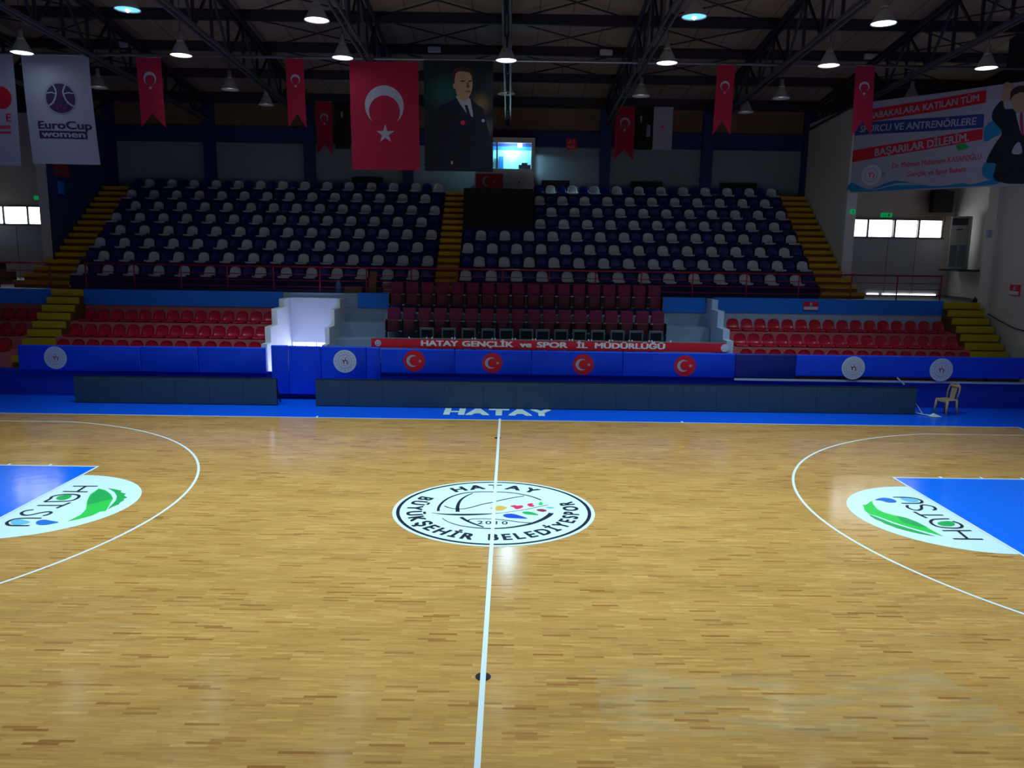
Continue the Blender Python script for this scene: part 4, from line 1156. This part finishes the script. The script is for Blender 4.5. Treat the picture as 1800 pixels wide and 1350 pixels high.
# big lettered banner across the right corner
BN = {
 'wave1':[(0.036, 7.057), (0.364, 6.917), (0.789, 6.799), (1.566, 7.039), (2.442, 6.862), (3.09, 6.784), (3.744, 6.842), (4.052, 6.79), (4.691, 6.90), (4.691, 6.74), (2.4, 6.73), (0.067, 6.74)],
 'wave2':[(4.251, 8.468), (4.436, 8.663), (4.681, 8.636), (4.794, 8.328), (4.568, 8.18), (4.292, 8.076)],
 'wave3':[(4.361, 7.421), (4.736, 7.352), (4.787, 6.875), (4.36, 7.029)],
 'wave4':[(3.449, 8.04), (3.664, 8.07), (3.846, 7.94), (3.55, 7.87)],
 'hand':[(4.665, 9.29), (4.665, 9.523), (4.68, 9.72), (4.757, 9.77), (4.887, 9.70), (4.94, 9.563), (4.929, 9.334), (4.869, 9.213), (4.773, 9.199)],
 'hair':[(4.89, 9.42), (4.93, 9.53), (5.05, 9.60), (5.2, 9.61), (5.361, 9.56), (5.452, 9.40), (5.44, 9.2), (5.38, 9.35), (5.15, 9.42), (4.96, 9.33), (4.91, 9.2)],
 'face':[(4.905, 9.40), (4.985, 9.48), (5.18, 9.5), (5.377, 9.42), (5.42, 9.093), (5.337, 8.90), (5.2, 8.83), (5.07, 8.88), (4.985, 9.017), (4.92, 9.233)],
 'suit':[(4.588, 9.196), (4.695, 9.234), (4.77, 8.992), (4.992, 8.966), (5.147, 8.871), (5.378, 8.8), (5.698, 8.62), (5.8, 8.3), (5.8, 6.85), (4.73, 6.86), (4.700, 7.373), (4.408, 7.444), (4.607, 7.961), (4.755, 8.211), (4.738, 8.37), (4.539, 8.6), (4.434, 8.769), (4.45, 8.977)],
 'shirt':[(5.098, 8.876), (5.337, 8.874), (5.425, 8.507), (5.344, 8.156), (5.184, 8.532)],
 'tie':[(5.213, 8.812), (5.274, 8.805), (5.362, 8.205), (5.317, 8.184), (5.232, 8.527)],
 'shirt2':[(5.108, 7.657), (5.178, 7.912), (5.294, 7.954), (5.376, 7.636)],
}
BA = Vector((12.24, 15.55)); BB = Vector((16.0, 10.96)); BT = (BB - BA).normalized(); BNV = Vector((BT.y, -BT.x))
def fbn(s, z, off):
    y_ = 0.04 * sin(1.7 * s + 1.0) - off
    p = BA + BT * s - BNV * y_ * -1 * 1.0
    p = BA + BT * s + BNV * (off + 0.04 * sin(1.7 * s))
    return (p.x, p.y, z)
if BNV.dot(Vector((CP.x, CP.y)) - BA) < 0: BNV = -BNV
b = MB(); cloth(b, 0.0, 5.86, 6.69, 9.73, fbn, m_fwhite, 24, 14)
def slope(s, a, c, s0=0.0, s1=4.2): return a + (c - a) * (s - s0) / (s1 - s0)
overlay(b, poly([(0.0, 9.04), (4.205, 9.24), (4.195, 9.62), (0.0, 9.46)]), fbn, 0.008, m_redv, 0.5)
overlay(b, poly([(0.0, 8.665), (4.22, 8.5), (4.2, 8.914), (0.0, 9.08)]), fbn, 0.012, m_bblue, 0.5)
overlay(b, poly([(0.0, 7.75), (4.23, 8.146), (4.21, 8.47), (0.0, 8.156)]), fbn, 0.008, m_redv, 0.5)
overlay(b, text('MÜSABAKALARA KATILAN TÜM', 0.2, 0.024, ang=0.05, at=(2.08, 9.23), fit=3.85), fbn, 0.018, m_fwhite, 0.4)
overlay(b, text('SPORCU VE ANTRENÖRLERE', 0.215, 0.026, ang=-0.035, at=(2.1, 8.68), fit=3.78), fbn, 0.02, m_fwhite, 0.4)
overlay(b, text('BAŞARILAR DİLERİM.', 0.235, 0.03, ang=0.085, at=(2.33, 8.02), fit=3.0), fbn, 0.018, m_fwhite, 0.4)
overlay(b, text('Dr. Mehmet Muharrem KASAPOĞLU', 0.17, 0.012, ang=0.035, at=(2.86, 7.50), fit=2.8), fbn, 0.01, m_pink, 0.4)
overlay(b, text('Gençlik ve Spor Bakanı', 0.16, 0.012, ang=0.03, at=(2.9, 7.17), fit=1.85), fbn, 0.01, m_pink, 0.4)
for k_, m_, off in (('wave1', m_cyan, 0.01), ('wave2', m_cyan, 0.01), ('wave3', m_cyan, 0.012), ('wave4', m_green2, 0.01), ('suit', m_suit, 0.016), ('shirt', m_fwhite, 0.02), ('tie', m_maro, 0.024), ('shirt2', m_fwhite, 0.02), ('face', m_skin, 0.024), ('hair', m_hair, 0.028), ('hand', m_skin, 0.024)):
    overlay(b, poly(smooth(BN[k_], 3, True)), fbn, off, m_, 0.5)
overlay(b, poly(smooth([(0.1, 6.83), (0.9, 6.78), (1.7, 6.95), (2.4, 6.86), (1.6, 6.88), (0.9, 6.76)], 4, True)), fbn, 0.014, m_fwhite, 0.4)
overlay(b, disc(0.76, 7.27, 0.36, 32), fbn, 0.016, m_emb); overlay(b, ring(0.76, 7.27, 0.22, 0.235, n=28), fbn, 0.02, m_embg)
overlay(b, stroke([(0.66, 7.36), (0.72, 7.28), (0.72, 7.18)], 0.035), fbn, 0.022, m_pinkd); overlay(b, stroke([(0.72, 7.3), (0.8, 7.34), (0.87, 7.28), (0.85, 7.16)], 0.035), fbn, 0.024, m_pinkd)
for dz in (-0.05, 0.0, 0.05): overlay(b, rect(1.12, 7.27 + dz, 1.28, 7.29 + dz), fbn, 0.012, m_green2)
tag(b.build('corner_banner'), 'large white banner with red and blue lettered stripes and a waving person, at right', 'banner')

# ================================================================== COMMENTATOR BOOTH
t = thing('control_booth', 'small lit control booth with a cyan window under the roof', 'booth', (0, 0, 0))
m_bin = mat('booth_inner_wall', (120, 190, 205), 0.7, var=0.04)
m_blu2 = mat('booth_blue_band', (20, 100, 180), 0.7)
b = MB()
b.box(-0.95, 19.2, 8.70, 1.13, 19.3, 8.84, m_wall); b.box(-0.95, 19.2, 7.40, 1.13, 19.3, 7.70, m_wall)
b.box(0.99, 19.2, 7.70, 1.13, 19.3, 8.70, m_wall); b.box(-0.95, 19.2, 7.7, -0.85, 19.3, 8.7, m_wall)
b.box(-0.95, 19.2, 8.84, 1.13, 20.19, 8.9, m_wall); b.box(-0.95, 19.3, 7.40, 1.13, 20.19, 7.46, m_wall)
b.box(1.05, 19.3, 8.4, 1.13, 20.19, 8.84, m_wall); b.box(1.05, 19.3, 7.4, 1.13, 20.19, 7.6, m_wall)
b.build('shell', t)
b = MB(); b.box(-0.95, 20.1, 7.46, 1.05, 20.18, 8.84, m_bin); b.box(-0.95, 20.07, 8.52, 1.05, 20.1, 8.66, m_blu2); b.build('inner_wall', t)
MB().box(-0.4, 19.18, 7.7, -0.34, 19.3, 8.7, m_frame).build('mullion', t)
b = MB(); b.rbox(0.45, 19.7, 8.60, 0.62, 19.85, 8.80, mat('booth_bulb', (255, 255, 255), 0.3, emit=30.0, ecol=(0.55, 0.92, 1.0)), 0.03); b.build('lamp', t)
b = MB(); b.box(-0.75, 19.6, 7.46, -0.5, 19.75, 7.98, m_off); b.lathe([(0.17, 7.46), (0.12, 7.9), (0.04, 8.28), (0.0, 8.32)], m_off, (-0.62, 19.68, 0), 12); b.build('covered_camera', t)
b = MB(); b.box(0.5, 19.6, 7.7, 0.98, 19.9, 7.9, m_dark); b.box(0.62, 19.6, 7.9, 0.85, 19.9, 7.98, m_dark); b.build('equipment', t)
b = MB(); b.box(-0.32, 19.9, 7.7, -0.12, 20.05, 8.25, m_blu2); b.build('cabinet', t)
bl = bpy.data.lights.new('booth_light', 'POINT'); bl.energy = 80; bl.color = (0.5, 0.9, 1.0); bl.shadow_soft_size = 0.12
o = bpy.data.objects.new('booth_light', bl); COL.objects.link(o); o.parent = t; o.location = (0.2, 19.7, 8.5)
t = thing('sign_board', 'pale board below the booth carrying a red flag panel', 'sign', (0, 0, 0))
MB().box(-1.25, 19.13, 6.83, 1.11, 19.185, 7.54, m_wall).build('board', t)
b = MB(); ff = lambda x, z: (x, 19.126, z); f3 = lambda x, z: (x, 19.122, z)
b.flat(rect(-1.2, 6.9, -0.12, 7.5), ff, m_redv); b.flat(crescent(-0.75, 7.2, 0.2, 0.16, 0.06, 0), f3, m_fwhite); b.flat(star(-0.47, 7.2, 0.08, pi), f3, m_fwhite); b.build('flag_panel', t)
b = MB(); b.flat(ring(0.52, 7.17, 0.19, 0.2, n=30), ff, m_pink); b.flat(star(0.52, 7.17, 0.07, 0.3), ff, m_maro); b.build('emblem', t)
tb = MB()
tb.box(-1.58, 17.37, 5.33, 1.04, 19.13, 6.8, m_tarp)
o = tb.build('covered_platform'); tag(o, 'black tarpaulin covered camera platform under the booth', 'platform')

# red block sign on the beam, notice signs
def notice(loc, rot, w, h, label, txt1, txt2, inv=False):
    t_ = thing('notice_sign', label, 'sign', loc, rot)
    MB().box(-w / 2, -0.012, -h / 2, w / 2, 0.012, h / 2, m_redv).build('plate', t_)
    b_ = MB(); g = lambda x, z: (x, -0.016, z)
    if txt1: b_.flat(text(txt1, h * 0.3, 0.01, at=(0, h * 0.06)), g, m_fwhite)
    else:
        b_.flat(rect(-w * 0.08, h * 0.02, w * 0.08, h * 0.38), g, m_fwhite); 
    if txt2: b_.flat(text(txt2, h * 0.2, 0.01, at=(0, -h * 0.34), fit=w * 0.72), g, m_fwhite)
    else: b_.flat(rect(-w * 0.47, -h * 0.42, w * 0.47, -h * 0.08), g, m_emb)
    b_.build('print', t_)
notice((2.63, 20.03, 8.78), 0, 0.42, 0.42, 'small square red block sign on the blue beam right of the booth', 'A-1', 'BLOK')
notice((10.27, 13.15, 2.83), 0, 0.5, 0.29, 'small red and white notice on the light blue parapet', None, None)
notice((15.98, 11.5, 3.52), -pi / 2, 0.5, 0.34, 'small red notice on the grey end wall at far right', None, None)
t = thing('wall_poster', 'faded dark red poster on the blue side wall above left stairs', 'poster', (-16.28, 16.6, 7.35), pi / 2)
MB().box(-0.5, -0.012, -0.42, 0.5, 0.012, 0.42, m_maro).build('sheet', t)
b = MB()
for i in range(3): b.box(-0.35, -0.018, 0.22 - 0.25 * i, 0.35, -0.013, 0.32 - 0.25 * i, m_brown)
b.build('print', t)
o = MB().rbox(-16.3, 16.35, 6.3, -16.27, 16.75, 6.75, m_par, 0.01, 'x').build('small_plaque')
tag(o, 'small light blue plaque under the dark red poster', 'sign')

# exit signs
def exit_sign(x, y, z, w, h, label, big=True):
    t_ = thing('exit_sign', label, 'sign', (x, y, z))
    MB().box(-w / 2, 0.0, -h / 2, w / 2, 0.05, h / 2, m_exit).build('panel', t_)
    b_ = MB(); g = lambda a, c: (a, -0.004, c)
    if big:
        b_.flat(poly([(-w * 0.42, 0), (-w * 0.3, h * 0.3), (-w * 0.3, -h * 0.3)]), g, m_fwhite); b_.flat(disc(-w * 0.1, h * 0.22, h * 0.12, 10), g, m_fwhite)
        b_.flat(stroke([(-w * 0.12, h * 0.1), (-w * 0.1, -h * 0.1), (-w * 0.18, -h * 0.36)], h * 0.12), g, m_fwhite); b_.flat(rect(w * 0.12, -h * 0.34, w * 0.3, h * 0.34), g, m_fwhite)
    else: b_.flat(rect(-w * 0.15, -h * 0.25, w * 0.2, h * 0.2), g, m_fwhite)
    b_.build('pictogram', t_)
exit_sign(14.83, 18.15, 6.07, 0.42, 0.16, 'green lit exit sign above the four right panes')
exit_sign(12.42, 15.55, 6.05, 0.17, 0.15, 'small green lit exit sign at the right wall end', False)
exit_sign(-18.1, 18.15, 6.24, 0.3, 0.14, 'green lit exit sign above the bright left panes')
MB()
# ================================================================== RIGHT CORRIDOR THINGS
m_acw = mat('aged_cabinet_white', (150, 152, 148), 0.6, var=0.08)
t = thing('air_conditioner', 'tall pale cabinet air conditioner on a wall shelf at right', 'air conditioner', (17.02, 16.75, 4.05), -pi / 4.2)
# faces -x: local x runs along -y
MB().rbox(-0.32, -0.22, 0, 0.32, 0.12, 1.95, m_acw, 0.02).build('cabinet', t)
MB().box(-0.26, -0.235, 1.62, 0.26, -0.215, 1.88, m_dark).build('outlet_grille', t)
b = MB()
for i in range(2): b.box(-0.26 + 0.29 * i, -0.235, 0.1, -0.03 + 0.29 * i, -0.215, 0.9, m_off)
b.build('intake_grille', t)
MB().box(-0.1, -0.235, 1.44, 0.1, -0.215, 1.49, m_dark).build('badge', t)
o = MB().box(16.72, 16.1, 3.98, 17.5, 17.5, 4.05, m_dark).build('wall_shelf'); tag(o, 'thin dark shelf under the tall air conditioner', 'shelf')
t = thing('fan_heater', 'dark boxed heater in a soot-stained corner above the right panes', 'heater', (16.85, 17.9, 6.6))
MB().box(-0.38, 0.0, -0.4, 0.38, 0.3, 0.4, m_ledf).build('housing', t)
b = MB()
for i in range(6): b.box(-0.34, -0.02, -0.33 + 0.12 * i, 0.34, 0.0, -0.3 + 0.12 * i, m_dark)
b.build('grille', t)
b = MB(); b.tube([(-1.3, -0.1, -0.52), (0.5, -0.1, -0.5)], 0.02, m_brown, 6); b.tube([(0.05, -0.1, -0.9), (0.05, -0.1, -0.5)], 0.04, m_brown, 6); b.build('bracket', t)
o = MB().rbox(15.86, 12.95, 5.15, 15.9, 13.2, 5.4, m_fwhite, 0.012, 'x').build('junction_box'); tag(o, 'small white box on the pilaster at the right wall', 'box')
b = MB(); b.tube([(15.97, 13.0, 2.75), (15.97, 12.2, 2.55), (15.97, 11.3, 2.35), (15.97, 10.5, 2.3)], 0.018, m_dark, 6)
tag(b.build('cable'), 'dark cable sagging along the grey end wall at right', 'cable')
for i, (x, y) in enumerate(((16.0, 13.62), (16.9, 13.65))):
    b = MB(); b.rbox(-0.1, -0.08, 0, 0.1, 0.08, 0.12, m_dark, 0.02); b.tube([(0, 0, 0.12), (0, 0, 0.2)], 0.03, m_dark, 8)
    o = b.build('floodlight', loc=(x, y, 3.0)); tag(o, 'small dark floodlight on the walkway edge above the right yellow stairs, %s' % ('left one' if i == 0 else 'right one'), 'light', 'small floodlights on the walkway')
o = MB().box(-17.9, 17.6, 3.0, -17.2, 18.0, 3.9, m_door).build('metal_locker'); tag(o, 'low grey cabinet in the dim corridor at far left', 'cabinet')
b = MB(); b.box(-19.6, 16.6, 3.0, -18.6, 17.2, 3.45, m_card); b.box(-19.4, 16.6, 3.45, -18.9, 17.1, 3.75, m_dark)
tag(b.build('clutter_crate'), 'dim brown crate lying in the far left corridor', 'crate')

# dark boards leaning at the back wall
for i, (x0, x1) in enumerate(((-6.3, -5.05), (1.45, 2.6), (5.1, 6.4), (8.75, 10.25))):
    o = MB().box(x0, 20.02, 6.76, x1, 20.08, 7.35, m_tarp).build('leaning_board')
    tag(o, 'dark low board against the grey back wall, %s from the left' % ORD[i + 1], 'board', 'dark boards along the back wall')

# ================================================================== WALKWAY CLUTTER
def carton(x, y, z, w, d_, h, label):
    t_ = thing('cardboard_box', label, 'box', (x, y, z), rnd.uniform(-0.1, 0.1), 'cardboard boxes on the walkway')
    MB().box(-w / 2, -d_ / 2, 0, w / 2, d_ / 2, h, m_card).build('carton', t_)
    MB().box(-w / 2 + 0.01, -0.03, h, w / 2 - 0.01, 0.03, h + 0.003, m_brown).build('tape', t_)
carton(-5.05, 13.75, 3.0, 0.58, 0.35, 0.22, 'low cardboard box on the walkway beside the blue water bottle')
carton(-4.42, 13.8, 3.0, 0.26, 0.3, 0.28, 'cardboard box at the bottom of the narrow stack')
carton(-4.43, 13.8, 3.285, 0.25, 0.28, 0.24, 'cardboard box in the middle of the narrow stack')
carton(-4.4, 13.8, 3.53, 0.24, 0.26, 0.2, 'cardboard box on top of the narrow stack')
t = thing('water_bottle', 'large clear blue water bottle on the walkway behind the railing', 'bottle', (-5.6, 13.75, 3.0))
b = MB(); b.lathe([(0.0, 0), (0.09, 0.0), (0.1, 0.02), (0.1, 0.28), (0.08, 0.34), (0.03, 0.38), (0.03, 0.41)], mat('blue_bottle_plastic', (60, 130, 190), 0.15, var=0.05), n=16); b.build('body', t)
MB().lathe([(0.034, 0.40), (0.034, 0.44), (0.0, 0.44)], m_mblue, n=12).build('cap', t)
b = MB()
for i in range(5):
    z = 3.0 + 0.085 * i; b.rbox(-4.08 + rnd.uniform(-0.03, 0.03), 13.6, z, -3.78 + rnd.uniform(-0.03, 0.03), 13.9, z + 0.08, (m_step_r, m_fwhite, m_card, m_step_r, m_fwhite)[i], 0.03)
tag(b.build('folded_bags', None), 'pile of folded brown and white bags beside the maroon seats', 'bag', kind='stuff')

# ================================================================== BEIGE CHAIR AND STRAPS
t = thing('plastic_chair', 'beige plastic chair standing on the blue floor at right', 'chair', (12.95, 9.22, 0), radians(-70))
b = MB(); b.rbox(-0.21, -0.2, 0.42, 0.21, 0.2, 0.46, m_beige, 0.02, 'z'); b.box(-0.2, -0.205, 0.38, 0.2, -0.185, 0.43, m_beige); b.build('seat', t)
b = MB()
def back(x0, z0, x1, z1, w):
    y0 = 0.19 + (z0 - 0.45) * 0.22; y1 = 0.19 + (z1 - 0.45) * 0.22
    b.bar((x0, y0, z0), (x1, y1, z1), w, 0.022, m_beige)
for sx in (-1, 1): b.tube([(sx * 0.17, 0.19, 0.44), (sx * 0.19, 0.24, 0.68), (sx * 0.17, 0.275, 0.82), (sx * 0.10, 0.29, 0.88), (0, 0.293, 0.895)], 0.024, m_beige, 8)
b.add([(-0.075, 0.185, 0.44), (0.075, 0.185, 0.44), (0.09, 0.24, 0.68), (0.1, 0.272, 0.84), (-0.1, 0.272, 0.84), (-0.09, 0.24, 0.68), (-0.075, 0.21, 0.44), (0.075, 0.21, 0.44), (0.09, 0.265, 0.68), (0.1, 0.297, 0.84), (-0.1, 0.297, 0.84), (-0.09, 0.265, 0.68)], [(0, 1, 2, 5), (5, 2, 3, 4), (7, 6, 11, 8), (8, 11, 10, 9), (1, 7, 8, 2), (2, 8, 9, 3), (6, 0, 5, 11), (11, 5, 4, 10), (4, 3, 9, 10), (0, 6, 7, 1)], m_beige)
b.tube([(-0.15, 0.278, 0.82), (0.15, 0.278, 0.82)], 0.045, m_beige, 8)
b.build('backrest', t)
for sx in (-1, 1):
    for sy in (-1, 1):
        MB().tube([(sx * 0.18, sy * 0.17, 0.43), (sx * 0.215, sy * 0.215, 0.0)], [0.04, 0.026], m_beige, 8).build('leg', t)
b = MB()
m_strap = mat('white_strap', (196, 214, 214), 0.6, var=0.05)
for pts in ([(12.02, 9.3, 0.36), (12.12, 9.22, 0.25), (12.28, 9.1, 0.03)], [(12.05, 9.25, 0.05), (12.2, 9.1, 0.03), (12.4, 9.0, 0.02), (12.6, 8.95, 0.02)], [(12.15, 9.2, 0.03), (12.3, 9.05, 0.02), (12.45, 8.93, 0.02), (12.7, 8.85, 0.015)]):
    b.tube(smooth(pts, 4), 0.018, m_strap, 6)
b.add([(12.35, 8.85, 0.01), (12.55, 8.78, 0.01), (12.85, 8.8, 0.01), (12.8, 8.95, 0.01), (12.55, 9.08, 0.01), (12.45, 8.98, 0.01), (12.58, 8.92, 0.1), (12.68, 8.88, 0.06)], [(0, 1, 6), (1, 7, 6), (1, 2, 7), (2, 3, 7), (3, 4, 6), (3, 6, 7), (4, 5, 6), (5, 0, 6)], m_strap)
b.v = [(12.02 + (x_ - 12.02) * 0.72, y_ - 0.04, z_) for x_, y_, z_ in b.v]
tag(b.build('plastic_strap'), 'crumpled white plastic straps lying beside the beige chair', 'strap')
b = MB(); b.bar((11.86, 10.06, 0.93), (12.1, 10.06, 0.72), 0.012, 0.04, m_strap)
b.bar((11.98, 10.065, 0.81), (12.05, 10.13, 0.8), 0.03, 0.012, m_strap)
tag(b.build('tape_strip'), 'short white tape strip stuck across the pale ledge at right', 'tape')
